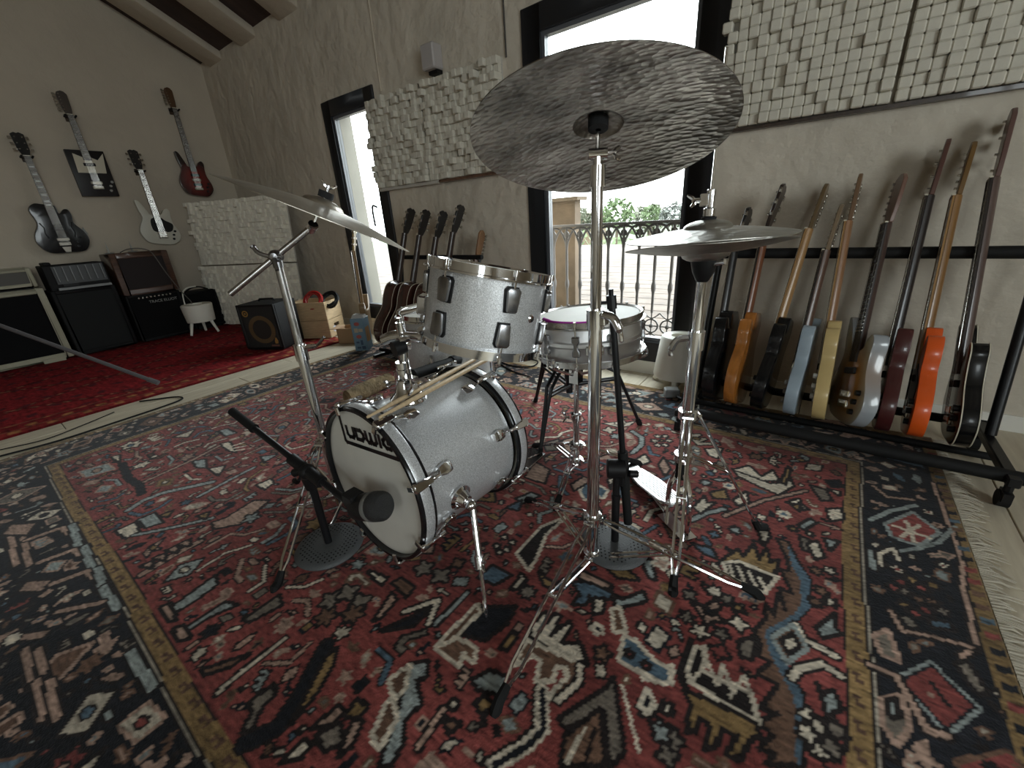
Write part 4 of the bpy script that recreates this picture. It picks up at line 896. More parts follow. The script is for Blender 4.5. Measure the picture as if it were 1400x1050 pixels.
# cymbals
def cymbal(name, label, c, n, R, m, bell=.055, bow=.028, grp=None, flip=False):
    Mx = ax(c, n); s = -1 if flip else 1; pr = [(R, 0)]
    for i in range(1, 9): r = R-(R-bell)*i/8; pr.append((r, s*bow*(1-(r/R)**1.7)))
    zb = pr[-1][1]; top = [(bell*math.cos(a), zb+s*.019*math.sin(a)) for a in (.35, .7, 1.05, 1.3, 1.48)]
    pr += top; o = pr+[(.007, zb+s*.0195)]; P = o+[(r, z-s*.0016) for r, z in reversed(o)]
    t = MB().lathe(P, Mx, 96, True).mesh(name, m); ob = bpy.data.objects.new(name, t); t.transform(Mx.inverted()); ob.matrix_world = Mx; COL.objects.link(ob); W[name] = Mx
    return tag(ob, label, 'cymbal', grp), V(c)+Mx.to_3x3() @ V((0, 0, zb+s*.0195))
RC, RN = V((-.417, .87, 1.086)), V((-.157, .315, 1)).normalized()
ride, rt = cymbal('ride_cymbal', 'big dark hammered cymbal seen from below, above the snare', RC, RN, .254, M_ride, .05, .03)
CCN = V((.243, .365, .899)); CCc = V((-1.171, .688, .987))-CCN*.0
crash, ct = cymbal('crash_cymbal', 'thin bronze cymbal seen edge-on at the left of the kit', CCc, CCN, .254, M_crash, .055, .034)
HB = V((-.25, 1.12, .868))
hat1, h1 = cymbal('hi_hat_cymbal', 'upper hi-hat cymbal facing up, in front of the guitar rack', HB+V((0, 0, .014)), (-.03, -.02, 1), .188, M_hat, .055, .022)
hat2, h2 = cymbal('hi_hat_cymbal', 'lower hi-hat cymbal turned upside down and slightly tilted', HB+V((0, 0, -.008)), (-.085, .10, 1), .188, M_hat, .055, .022, flip=True)
# ride stand
t = thing('cymbal_stand', 'straight chrome cymbal stand carrying the big dark cymbal', 'stand', (-.417, .87, 0)); cx, cy = -.417, .87
MB().cyl((cx, cy, .01), (cx, cy, .70), .0165, n=20).cyl((cx, cy, .70), (cx, cy, .745), .021, n=20).build('lower_tube', M_chrome, t)
MB().cyl((cx, cy, .74), (cx, cy, 1.02), .0125, n=18).cyl((cx, cy, 1.00), (cx, cy, 1.04), .016, n=18).build('upper_tube', M_chrome, t)
mw = MB(); mw.tube(cat((cx+.02, cy-.005, .735), (cx+.045, cy-.005, .728), (cx+.062, cy-.004, .70), (cx+.066, cy-.002, .675)), [.011]*16+[.006]*9, 8).box((cx+.018, cy, .725), (.02, .026, .03)); mw.build('wing_screw', M_chrome, t, bevel=.002)
MB().cyl((cx, cy, 1.035), (cx, cy, 1.062), .010).cyl((cx-.016, cy-.01, 1.06), (cx+.016, cy+.01, 1.06), .011).tube([(cx, cy, 1.06), V(rt)+RN*.035], .0045, 8).build('tilter', M_chrome, t)
mw = MB(); wing(mw, (cx+.018, cy+.006, 1.058), (.9, .4, 0), .9); mw.build('wing_screw', M_chrome, t)
mw = MB(); wing(mw, V(rt)+RN*.02, RN, .8); mw.build('wing_nut', M_chrome, t)
MB().lathe([(.006, -.03), (.020, -.028), (.020, -.006), (.006, -.004)], ax(rt, RN), 18, True).build('felt', mat('black_felt', (.012, .012, .013), .95), t)
tripod(t, cx, cy, .148, .018, [(-.002, .975), (-.395, .385), (-.724, .982)], gap=.012)
# crash stand
t = thing('boom_cymbal_stand', 'chrome boom cymbal stand behind the bass drum, carrying the edge-on cymbal', 'stand', (-1.255, .58, 0)); cx, cy = -1.255, .58
MB().cyl((cx, cy, .05), (cx, cy, .60), .0145, n=18).cyl((cx, cy, .585), (cx, cy, .635), .019, n=18).build('lower_tube', M_chrome, t)
MB().cyl((cx, cy, .62), (cx, cy, .875), .0115, n=18).build('upper_tube', M_dullchrome, t)
mw = MB(); mw.tube(cat((cx+.015, cy+.01, .625), (cx+.045, cy+.03, .63), (cx+.07, cy+.045, .655)), [.008]*8+[.005]*9, 8); mw.build('wing_screw', M_chrome, t)
el = V((cx, cy, .892)); tl = V((-1.192, .668, .962)); dd = (tl-el).normalized()
MB().tube([el-dd*.165, tl], .0085, 12).build('boom_arm', M_dullchrome, t)
MB().lathe([(.0001, -.02), (.010, -.019), (.017, -.012), (.018, 0), (.017, .012), (.010, .019), (.0001, .02)], ax(el, (.7, -.7, 0)), 20).cyl(el-V((0, 0, .03)), el, .014).tube(cat(el+V((-.01, -.012, .0)), el+V((-.03, -.03, .012)), el+V((-.045, -.035, .03))), [.006]*16+[.008], 8).tube([el+V((.016, -.016, -.005)), el+V((.03, -.02, -.035))], .006, 8).build('boom_clamp', M_lug, t)
MB().cyl(tl-V((.012, .0, .006)), tl+V((.012, 0, .006)), .014).tube([tl, V(ct)+CCN*.035], .0042, 8).build('tilter', M_chrome, t)
MB().lathe([(.005, -.03), (.02, -.028), (.02, -.004), (.005, -.003)], ax(ct, CCN), 16, True).lathe([(.005, .001), (.02, .001), (.02, .018), (.005, .018)], ax(ct, CCN), 16, True).build('felt', mat('black_felt', (0, 0, 0)), t)
mw = MB(); wing(mw, V(ct)+CCN*.018, CCN, .9); mw.build('wing_nut', M_chrome, t)
tripod(t, cx, cy, .30, .10, [(-1.116, .273), (-1.60, .585), (-1.09, .87)], gap=.011)
# hi-hat stand
t = thing('hi_hat_stand', 'chrome hi-hat stand with foot pedal right of the snare', 'stand', (-.25, 1.12, 0)); cx, cy = -.25, 1.12
MB().cyl((cx, cy, .20), (cx, cy, .63), .0165, n=20).cyl((cx, cy, .60), (cx, cy, .65), .021, n=20).build('lower_tube', M_chrome, t)
MB().cyl((cx, cy, .64), (cx, cy, .80), .0125, n=18).build('upper_tube', M_chrome, t)
MB().cyl((cx, cy, .22), (cx, cy, 1.25), .0035, n=8).build('pull_rod', M_chrome, t)
MB().lathe([(.012, .775), (.016, .78), (.026, .80), (.032, .83), (.033, .845), (.006, .846)], Matrix.Translation((cx, cy, 0)), 22).build('seat_cup', M_black, t)
MB().cyl((cx+.025, cy-.01, .82), (cx+.05, cy-.02, .826), .006).build('tilt_screw', M_chrome, t)
MB().cyl((cx, cy, .925), (cx, cy, .945), .014).cyl((cx, cy, .945), (cx, cy, .985), .010).box((cx-.012, cy-.008, .962), (.018, .016, .028)).build('clutch', M_chrome, t, bevel=.002)
mw = MB(); wing(mw, (cx-.02, cy-.012, .962), (-.8, -.5, 0), .9); mw.build('wing_screw', M_chrome, t)
MB().cyl((cx, cy, .895), (cx, cy, .925), .0165, n=18).build('felt', mat('black_felt', (0, 0, 0)), t)
mw = MB(); mw.tube(cat((cx-.018, cy-.012, .632), (cx-.04, cy-.028, .628), (cx-.052, cy-.035, .60), (cx-.05, cy-.035, .585)), [.009]*16+[.006]*9, 8); mw.build('wing_screw', M_dullchrome, t)
MB().cyl((cx, cy, .20), (cx, cy, .262), .0185, n=16).build('rubber_sleeve', M_rubber, t)
mb = MB()
for s in (1, -1): mb.tube(cat((cx+.05*s*.8, cy-.05*s*.6+.0, .012), (cx+.048*s*.8, cy-.048*s*.6, .13), (cx+.03*s*.8, cy-.03*s*.6, .19), (cx+.012*s, cy-.01*s, .22)), .0085, 8)
mb.box((cx, cy, .012), (.13, .05, .012), rz=math.atan2(-.6, .8)); mb.build('pedal_frame', M_chrome, t)
heel, toe = V((-.47, 1.335, .022)), V((-.262, 1.145, .075)); pd = (toe-heel); pl_ = pd.length; pm_ = ax(heel, pd.cross(V((-.7, -.7, 0)).cross(V((0, 0, 1)))), pd)
fd = pd.normalized(); fs = V((0, 0, 1)).cross(fd).normalized(); fu = fd.cross(fs); pm_ = Matrix((fd, fs, fu)).transposed().to_4x4(); pm_.translation = heel
o = MB().prism([(.0, -.032), (.0, .032), (.12, .046), (pl_-.04, .04), (pl_, .02), (pl_, -.02), (pl_-.04, -.04), (.12, -.046)], 0, .008, pm_).build('footboard', M_alu, t, bevel=.003)
mb = MB()
for k in range(-3, 4): mb.tube([pm_ @ V((.03, k*.009, .0084)), pm_ @ V((pl_-.03, k*.008, .0084))], .0013, 6)
mb.build('grip_rib', M_black, o, kind='stuff')
MB().box(heel+V((-.02, .02, -.012)), (.07, .07, .016), rz=.785).tube([heel, (cx-.02, cy+.02, .012)], .006, 8).build('heel_plate', M_dullchrome, t, bevel=.003)
MB().tube([toe, (cx, cy, .23)], .004, 6).build('pedal_chain', M_dullchrome, t)
tripod(t, cx, cy, .41, .27, [(-.022, 1.26), (-.183, .865)], gap=.009)
# kick pedal
t = thing('kick_pedal', 'chrome kick pedal clamped to the rear hoop of the bass drum', 'pedal', (-.87, 1.1, 0))
MB().box((-.872, 1.13, .012), (.075, .30, .008)).build('base_plate', M_dullchrome, t, bevel=.002)
fpm = Matrix.Translation((-.872, 1.27, .022)) @ Matrix.Rotation(-.28, 4, 'X'); MB().prism([(-.03, 0), (.03, 0), (.042, -.12), (.038, -.24), (-.038, -.24), (-.042, -.12)], 0, .008, fpm).build('footboard', M_chrome, t, bevel=.003)
mb = MB()
for s in (1, -1): mb.tube(cat((-.872+.05*s, .99, .015), (-.872+.048*s, .99, .10), (-.872+.042*s, .985, .19)), .008, 8)
mb.tube([(-.925, .985, .19), (-.82, .985, .19)], .006, 8).build('pedal_frame', M_chrome, t); MB().tube([(-.872, .985, .19), (-.872, 1.03, .34)], .004, 8).build('beater_shaft', M_chrome, t)
MB().cyl((-.872, 1.015, .35), (-.872, 1.05, .335), .022).build('beater', mat('beater_felt', (.5, .48, .42), .95), t); MB().box((-.872, .955, .08), (.06, .05, .03)).build('hoop_clamp', M_black, t, bevel=.003)
# microphones on round-base stands
def perforated(c, R, parent):
    o = MB().lathe([(.0001, 0), (R, 0), (R+.004, .006), (R, .012), (R*.9, .017), (.03, .02), (.0001, .021)], Matrix.Translation(c), 48).build('base', mat('cast_black', (.075, .078, .08), .5, bump=.3, bscale=250), parent)
    mb = MB(); k = 0
    for i in range(-9, 10):
        for j in range(-9, 10):
            x, y = i*.0125+(j % 2)*.006, j*.011
            if .022 < math.hypot(x, y) < R*.88: mb.lathe([(.0001, .0206), (.0028, .0206), (.0028, .0190)], Matrix.Translation((c[0]+x, c[1]+y, c[2]-.0195*0+(.02-.0205)+.0005-(math.hypot(x, y)/R)*.0035+.0002)), 6)
    mb.build('perforation', mat('hole_black', (.003, .003, .003), .9), o, kind='stuff')
t = thing('microphone_stand', 'black round-base microphone stand in front of the bass drum', 'stand', (-1.13, .455, 0)); perforated((-1.13, .455, .013), .10, t)
cl = V((-1.105, .44, .318))
MB().cyl((-1.13, .455, .03), (-1.115, .446, .29), .0115).build('tube', M_blackmetal, t); MB().cyl((-1.117, .447, .25), (-1.113, .445, .31), .018, .024).ball(cl+V((0, 0, -.005)), .024).cyl(cl+V((-.035, -.02, -.01)), cl+V((-.012, -.008, 0)), .012).build('clutch', M_black, t)
tail, mic0 = V((-1.475, .42, .424)), V((-.93, .452, .268)); db = (mic0-tail).normalized()
MB().tube([tail, mic0], .0095, 12).build('boom_arm', M_blackmetal, t); MB().tube([tail-db*.005, tail+db*.12], .0135, 12).cyl(tail+db*.118, tail+db*.122, .015).build('grip', M_rubber, t); MB().tube([cl-db*.07, cl+db*.07], .017, 12).build('boom_sleeve', M_black, t)
t = thing('kick_microphone', 'stout black kick drum microphone with grey band, at the bass drum head', 'microphone', (-.88, .455, .29)); ma, md = V((-.875, .435, .288)), V((.93, .12, .34)).normalized()
MB().lathe([(.0001, 0), (.022, .002), (.032, .02), (.035, .05), (.0355, .075)], ax(ma, md), 28).build('body', M_black, t); MB().lathe([(.0362, .074), (.0372, .078), (.0372, .086), (.0362, .09)], ax(ma, md), 28).build('band', mat('mic_band', (.16, .16, .15), .4), t, label='grey ring band')
MB().lathe([(.036, .089), (.037, .095), (.036, .115), (.028, .126), (.0001, .128)], ax(ma, md), 28).build('grille', mat('mic_grille', (.02, .02, .02), .6, bump=.6, bscale=400), t); MB().tube([mic0-db*.01, V((-.905, .45, .275)), ma+md*.03], [.012, .016, .02], 10).box(ma+V((.01, 0, .03)), (.045, .04, .04)).build('clip', M_black, t, bevel=.004)
t = thing('short_microphone_stand', 'black round-base microphone stand behind the straight chrome cymbal stand', 'stand', (-.379, .943, 0)); perforated((-.379, .943, .013), .098, t)
MB().cyl((-.379, .943, .03), (-.381, .944, .20), .0115).cyl((-.381, .944, .19), (-.381, .944, .29), .010).cyl((-.381, .944, .185), (-.381, .944, .20), .0135).build('tube', M_blackmetal, t)
MB().cyl((-.405, .93, .285), (-.36, .955, .285), .027).box((-.372, .955, .262), (.026, .03, .06)).cyl((-.352, .958, .27), (-.33, .972, .268), .011).build('clutch', M_black, t, bevel=.003)
MB().tube([(-.42, .965, .745), (-.352, .965, .115)], .0085, 12).build('boom_arm', M_blackmetal, t); MB().tube([(-.362, .965, .21), (-.349, .965, .095)], .0125, 12).tube([(-.375, .965, .33), (-.362, .965, .21)], .0145, 12).build('grip', M_rubber, t)
MB().tube([(-.4215, .965, .76), (-.418, .965, .727)], .0125, 10).cyl((-.4216, .965, .758), (-.4225, .965, .775), .006).cyl((-.42, .96, .745), (-.45, .945, .743), .003).build('end_thread', M_black, t)

# ------------------------------------------------------------------ guitars
OUT = dict(
 strat=[(0,0),(.10,.004),(.155,.07),(.15,.14),(.108,.215),(.118,.28),(.125,.335),(.10,.365),(.07,.345),(.042,.305),(-.042,.305),(-.062,.35),(-.095,.415),(-.13,.405),(-.125,.32),(-.106,.235),(-.145,.15),(-.16,.08),(-.11,.005)],
 tele=[(0,0),(.11,.008),(.16,.085),(.148,.165),(.115,.235),(.128,.30),(.118,.352),(.088,.362),(.05,.325),(.035,.395),(-.035,.40),(-.10,.395),(-.135,.34),(-.118,.245),(-.15,.16),(-.16,.08),(-.11,.008)],
 hollow=[(0,0),(.12,.008),(.175,.09),(.165,.17),(.118,.25),(.125,.32),(.115,.365),(.085,.37),(.045,.335),(.034,.405),(-.034,.415),(-.09,.42),(-.135,.37),(-.12,.26),(-.165,.17),(-.175,.09),(-.12,.008)],
 offset=[(0,.0),(.09,.0),(.15,.055),(.155,.12),(.125,.20),(.122,.27),(.13,.32),(.11,.35),(.075,.335),(.042,.295),(-.042,.295),(-.06,.33),(-.10,.42),(-.135,.43),(-.13,.35),(-.118,.27),(-.16,.19),(-.175,.12),(-.13,.03)],
 sg=[(0,0),(.10,.006),(.15,.08),(.14,.16),(.108,.235),(.125,.30),(.12,.37),(.10,.375),(.08,.325),(.04,.30),(-.04,.30),(-.08,.325),(-.11,.375),(-.135,.36),(-.128,.29),(-.108,.235),(-.14,.16),(-.15,.08),(-.10,.006)],
 acoustic=[(0,0),(.13,.008),(.195,.09),(.192,.17),(.142,.285),(.142,.37),(.12,.455),(.05,.49),(-.05,.49),(-.12,.455),(-.142,.37),(-.142,.285),(-.192,.17),(-.195,.09),(-.13,.008)])
OUT['square'] = [(-.135,0),(.135,0),(.135,.39),(-.135,.39)]
M_fret = mat('fretboard', (.022, .014, .010), .5); M_cream = mat('cream_plastic', (.62, .57, .45), .4); M_mop = mat('pearl', (.34, .34, .32), .45)
M_nickel = mat('nickel', (.6, .58, .54), .22, 1)
def gmat(c, v=.05): return mat('lacquer_%d_%d_%d' % tuple(int(1000*q) for q in c), c, .28, var=v, vscale=7, coat=.5)
def burst(n, c1, c2):
    m = mat(n, c1, .25, coat=.6); t = m.node_tree
    if t.nodes.get('burst'): return m
    co = t.nodes.new('ShaderNodeTexCoord'); co.name = 'burst'; g = t.nodes.new('ShaderNodeTexGradient'); g.gradient_type = 'SPHERICAL'; mp = t.nodes.new('ShaderNodeMapping')
    mp.inputs['Location'].default_value = (0, -.7, 0); mp.inputs['Scale'].default_value = (5.2, 4.4, 3); r = t.nodes.new('ShaderNodeValToRGB'); r.color_ramp.elements[0].color = (*c2, 1); r.color_ramp.elements[1].color = (*c1, 1); r.color_ramp.elements[0].position = .1; r.color_ramp.elements[1].position = .6
    t.links.new(co.outputs['Object'], mp.inputs[0]); t.links.new(mp.outputs[0], g.inputs[0]); t.links.new(g.outputs['Fac'], r.inputs[0]); t.links.new(r.outputs[0], t.nodes['Principled BSDF'].inputs['Base Color']); return m
def guitar(name, label, m, style, body, L=.98, neck=(.30, .19, .09), head=None, inlay=True, guard=None, thick=.044, pegs=6, group=None, hard='nickel', board=None, bind=None, pk=2, knobs=None, headlen=.185, blocks=False, wide=1, hole=False, inline=True):
    t = thing(name, label, 'guitar', group=group, m=m); ol = [(x*wide, y) for x, y in (OUT[style] if style == 'square' else spline(OUT[style], 5))]
    top = .33 if style != 'acoustic' else .49; top = .39 if style == 'square' else top
    nut = L-headlen; zt = thick/2; Mn = wood('neckwood_%d' % int(neck[0]*1000+neck[1]*10), neck, .15); Mb = board or M_fret; Mh = mat('headstock_%d_%d' % (int(head[0]*1000), int(head[2]*1000)), head, .35, coat=.3) if head else Mn
    b = MB().prism(ol, -zt, zt).build('body', body, t, local=True, bevel=.006 if style != 'square' else .003, seg=2)
    if bind:
        for z in (zt-.004, -zt+.004): MB().tube([(x*1.006, y*1.003-.0008, z) for x, y in ol], .0022, 4, True).build('binding', bind, t, local=True)
    if style == 'acoustic' or hole: MB().lathe([(.0001, zt+.0006), (.05, zt+.0006), (.05, zt-.002)], Matrix.Translation((0, top-.145, 0)), 24).lathe([(.052, zt), (.058, zt+.001), (.064, zt)], Matrix.Translation((0, top-.145, 0)), 24).build('sound_hole', mat('hole', (.004, .004, .004), .9), t, local=True)
    # neck, board, head
    y0 = top-.085
    mb = MB(); n_ = 6; vs = []
    for y, w in ((y0+.02, .028), (nut, .0215)):
        for k in range(n_+1): a = PI*k/n_; vs.append((w*math.cos(a), y, zt-.001-.021*math.sin(a)))
    mb.add(vs, [(k, k+1, n_+2+k, n_+1+k) for k in range(n_)]+[(n_, 0, n_+1, 2*n_+1), tuple(range(n_, -1, -1)), tuple(range(n_+1, 2*n_+2))]); mb.build('neck', Mn, t, local=True)
    fb = MB().prism([(-.029, y0), (.029, y0), (.0215, nut), (-.0215, nut)], zt, zt+.006).build('fretboard', Mb, t, local=True)
    fm = MB(); im = MB(); sc = nut-.16
    for k in range(1, 20):
        y = nut-sc*(1-2**(-k/12)); 
        if y < y0+.01: break
        w = .0215+.0075*(nut-y)/(nut-y0); fm.box((0, y, zt+.0065), (2*w, .002, .0015))
        y2 = nut-sc*(1-2**(-(k-.5)/12))
        if k in (3, 5, 7, 9, 12, 15, 17): im.box((0, y2, zt+.0062), (w*1.3 if blocks else .007, .012 if blocks else .007, .0012))
    fm.build('fret', M_nickel, fb, local=True, kind='stuff', smooth=0)
    if inlay: im.build('inlay', M_mop, fb, local=True, kind='stuff', smooth=0)
    MB().box((0, nut, zt+.004), (.044, .005, .010)).build('nut', M_cream, t, local=True)
    h0, hl = nut, headlen; Hm = Matrix.Translation((0, nut, zt-.006)) @ Matrix.Rotation(-.17 if not inline else -.06, 4, 'X')
    if inline: hp = [(-.021, 0), (.021, 0), (.026, .03), (.03, .06), (.034, hl*.86), (.018, hl*.97), (-.002, hl), (-.03, hl*.93), (-.042, hl*.8), (-.036, .05)]
    else: hp = [(-.0215, 0), (.0215, 0), (.036, .045), (.041, hl*.92), (.015, hl), (0, hl*.96), (-.015, hl), (-.041, hl*.92), (-.036, .045)]
    ho = MB().prism(hp, -.011, .003, Hm).build('headstock', Mh, t, local=True, bevel=.002)
    for k in range(pegs):
        if inline: x, y, s = -.033, .035+(hl-.065)*k/(pegs-1), -1
        else: s = 1 if k % 2 else -1; x, y = .030*s, .05+(hl-.09)*(k//2)/max(1, pegs//2-1)
        big = 1.7 if pegs == 4 else 1
        MB().cyl(Hm @ V((x*.75, y, .0)), Hm @ V((x*.75, y, .012)), .0045, n=8).cyl(Hm @ V((x, y, -.009)), Hm @ V((x+s*.018, y, -.009)), .003, n=6).prism([(x+s*.014, y-.007*big), (x+s*.030*big**.5, y-.010*big), (x+s*.034*big**.5, y), (x+s*.030*big**.5, y+.010*big), (x+s*.014, y+.007*big)], -.013, -.006, Hm).build('tuning_peg', M_nickel if hard == 'nickel' else M_black, ho, local=True)
    # fittings on the face
    if style != 'acoustic':
        for k in range(pk):
            y = y0-.035-(y0-.035-.115)*k/max(1, pk-1); MB().box((0, y, zt+.005), (.085, .026, .012)).build('pickup', M_nickel if hard == 'nickel' and k % 2 else M_black, t, local=True, bevel=.003)
        MB().box((0, .075, zt+.005), (.08, .03, .011)).build('bridge', M_nickel, t, local=True, bevel=.003)
        for k, (x, y) in enumerate(knobs or ((.095, .09), (.115, .125), (.085, .05))): MB().lathe([(.011, zt), (.0105, zt+.014), (.0001, zt+.015)], Matrix.Translation((x*wide, y, 0)), 12).build('knob', M_mop if guard is M_cream else M_black, t, local=True)
        if guard: MB().prism(spline([(.03, y0+.02), (.06, y0-.01), (.115, y0-.05), (.10, .14), (.06, .12), (-.05, .13), (-.07, .18), (-.06, y0), (-.03, y0+.02)], 4) if style != 'square' else [(-.10, .20), (.10, .20), (.125, .37), (.07, .31), (.03, .33), (-.03, .33), (-.09, .36)], zt, zt+.003).build('pickguard', guard, t, local=True)
    else: MB().box((0, .12, zt+.004), (.15, .022, .008)).build('bridge', M_fret, t, local=True, bevel=.002)
    st = MB()
    for k in range(pegs): x = (k/(pegs-1)-.5); st.tube([(x*.05, .075 if style != 'acoustic' else .12, zt+.012), (x*.034, nut, zt+.0095)], .0006 if pegs > 4 else .001, 3)
    st.build('strings', M_nickel, t, local=True, kind='stuff')
    if style == 'hollow':
        for s in (1, -1): MB().tube([(s*.095+s*.012, .26, zt-.0008), (s*.09, .22, zt-.0008), (s*.098, .17, zt-.0008), (s*.088, .13, zt-.0008)], [.006, .0045, .0045, .006], 6).build('f_hole', mat('hole', (0, 0, 0)), t, local=True)
        MB().prism([(-.018, .004), (.018, .004), (.03, .05), (-.03, .05)], zt, zt+.004).build('tailpiece', M_nickel, t, local=True)
    return t
def gm(base, y, z):
    y = V(y).normalized(); z = V(z); z = (z-y*z.dot(y)).normalized(); x = y.cross(z); m = Matrix((x, y, z)).transposed().to_4x4(); m.translation = base; return m
def rackg(X, tilt=.0, yaw=-.06, y0=1.985, z0=.10, lean=.325): return gm((X, y0, z0), (tilt, lean, .94), (-1, -yaw, 0))
GR = 'guitars standing in the floor rack'
black = mat('black_lacquer', (.006, .006, .0065), .22, coat=.15, spec=.35); maple = (.34, .19, .075); rose = (.075, .03, .018)
guitar('electric_guitar', 'black guitar at the left end of the rack, its head hidden behind the hi-hat', rackg(-.335, -.02), 'hollow', black, L=.88, neck=(.02, .018, .017), head=(.015, .014, .014), group=GR, inline=False, thick=.05)
guitar('electric_guitar', 'natural amber wood guitar with dark three-a-side headstock, second in the rack', rackg(-.25, .01), 'hollow', mat('amber_wood', (.36, .13, .025), .25, var=.2, vscale=9, stretch=(6, .8, 6), coat=.6), L=.97, neck=(.16, .055, .022), head=(.03, .018, .014), group=GR, inline=False)
guitar('electric_guitar', 'glossy black guitar with maple neck, right of the amber one', rackg(-.15, .085), 'tele', black, L=.96, neck=maple, group=GR, board=wood('maple_board', maple, .1), head=(.13, .085, .04))
guitar('electric_guitar', 'pale blue guitar with white pickguard and dark neck, between black and cream ones', rackg(-.03, .03), 'strat', gmat((.32, .39, .45)), L=.87, neck=(.11, .06, .04), group=GR, guard=M_cream, head=(.22, .16, .10))
guitar('electric_guitar', 'cream yellow guitar with round badge on its side and white knobs', rackg(.07, -.035), 'tele', gmat((.58, .43, .19)), L=.985, neck=(.26, .13, .06), group=GR, guard=M_cream, head=(.17, .10, .055), knobs=((.13, .09), (.135, .13), (.13, .17)), board=wood('maple_board', maple, .1))
guitar('electric_guitar', 'silver grey guitar with a golden sunburst patch, right of the cream yellow one', rackg(.165, .0, .3), 'offset', burst('silver_burst', (.34, .17, .06), (.33, .35, .37)), L=.97, neck=(.06, .035, .028), group=GR, head=(.17, .09, .065), thick=.05)
guitar('bass_guitar', 'dark red guitar with long black neck, left of the orange one', rackg(.265, -.0), 'sg', gmat((.06, .012, .012)), L=1.08, neck=(.022, .016, .014), group=GR, pegs=4, head=(.10, .045, .035), headlen=.2, inline=True)
guitar('electric_guitar', 'bright orange guitar with amber headstock in the rack', rackg(.355, -.02), 'tele', gmat((.72, .10, .012)), L=1.06, guard=M_black, neck=(.22, .11, .035), group=GR, head=(.16, .085, .025), board=wood('maple_board', maple, .1))
guitar('bass_guitar', 'glossy black bass guitar with white edge binding at the right end of the rack', rackg(.475, -.055), 'offset', black, L=1.16, neck=(.09, .055, .045), group=GR, pegs=4, bind=M_cream, head=(.13, .07, .06), headlen=.23, thick=.05)
# the rack
t = thing('guitar_rack', 'long black wheeled guitar rack along the back wall, right of the door', 'rack', (.07, 2.0, 0)); xa, xb = -.43, .60
for nm, a, b, r in (('front_rail', (xa, 1.79, .10), (xb, 1.79, .10), .022), ('back_rail', (xa, 2.20, .10), (xb, 2.20, .10), .018), ('cradle_rail', (xa, 1.90, .05), (xb, 1.90, .05), .016), ('cradle_rail', (xa, 2.06, .035), (xb, 2.06, .035), .014), ('top_bar', (xa, 2.235, .735), (xb-.02, 2.235, .735), .022)): MB().cyl(a, b, r, n=14).build(nm, M_rubber, t)
for x in (xa, xb-.03):
    MB().tube([(x, 2.06, .12), (x, 2.235, .735)], .016, 12).build('upright', M_blackmetal, t); MB().bb(x-.016, x+.016, 1.74, 2.20, .085, .115).build('side_beam', M_blackmetal, t, bevel=.004)
    for y in (1.765, 2.17):
        o = MB().tube([(x, y, .085), (x, y, .055)], .012, 8).box((x, y, .045), (.022, .05, .03)).build('caster', M_black, t); MB().cyl((x-.014, y+.01, .027), (x+.014, y+.01, .027), .027, n=16).build('wheel', M_rubber, o)
# guitars hung on the left wall
def wallg(Y, z, tilt=0): return gm((XL+.075, Y, z), (0, tilt, 1), (1, 0, 0))
GW = 'guitars hung on the left wall'
guitar('hollow_guitar', 'black hollow-body guitar with block inlays hung leftmost on the left wall', wallg(.80, .91), 'hollow', black, L=.985, neck=(.02, .016, .014), head=(.012, .012, .012), inline=False, blocks=True, group=GW, thick=.06)
guitar('square_guitar', 'black square-bodied guitar with white pickguard hung on the left wall', wallg(1.19, 1.39), 'square', mat('square_black', (.010, .007, .007), .4, spec=.3), L=.86, neck=(.05, .03, .022), head=(.07, .055, .045), guard=M_cream, group=GW, inlay=False)
guitar('white_guitar', 'white guitar with black pickguard hung lowest on the left wall, beside the panel', wallg(1.56, .92), 'offset', mat('white_lacquer', (.60, .58, .50), .35), L=.90, neck=(.03, .02, .018), head=(.02, .018, .018), guard=M_black, group=GW, inline=False, blocks=True)
guitar('sunburst_guitar', 'dark red sunburst guitar hung near the corner of the left wall', wallg(2.03, 1.39), 'offset', burst('red_burst', (.16, .016, .014), (.012, .008, .008)), L=1.02, neck=(.03, .02, .016), head=(.09, .045, .02), group=GW, pk=3, wide=.9)
for Y, z, d in ((.80, 1.70, 'black hollow-body'), (1.19, 2.05, 'square'), (1.56, 1.62, 'white'), (2.03, 2.21, 'sunburst')):
    h = thing('guitar_hanger', 'small dark wall hanger holding the neck of the %s guitar' % d, 'hanger', (XL, Y, z), 'guitar wall hangers')
    MB().bb(XL, XL+.012, Y-.025, Y+.025, z-.03, z+.03).build('plate', wood('hanger_wood', (.06, .04, .025)), h, bevel=.003)
    MB().tube([(XL+.01, Y, z), (XL+.06, Y-.035, z+.0)], .005, 6).tube([(XL+.01, Y, z), (XL+.06, Y+.035, z+.0)], .005, 6).tube([(XL+.055, Y-.035, z), (XL+.12, Y-.035, z+.004)], .008, 6).tube([(XL+.055, Y+.035, z), (XL+.12, Y+.035, z+.004)], .008, 6).build('yoke', M_rubber, h)
hk = MB().prism([(-.02, 0), (.02, 0), (0, .07)], 0, .02, ax((XL, .98, 1.06), (1, 0, 0), (0, 1, 0))); solo(hk, 'wall_hook', M_mop, 'tiny white pointed hook on the left wall right of the hollow-body guitar', 'hook', loc=(XL, .98, 1.06), bevel=.003)
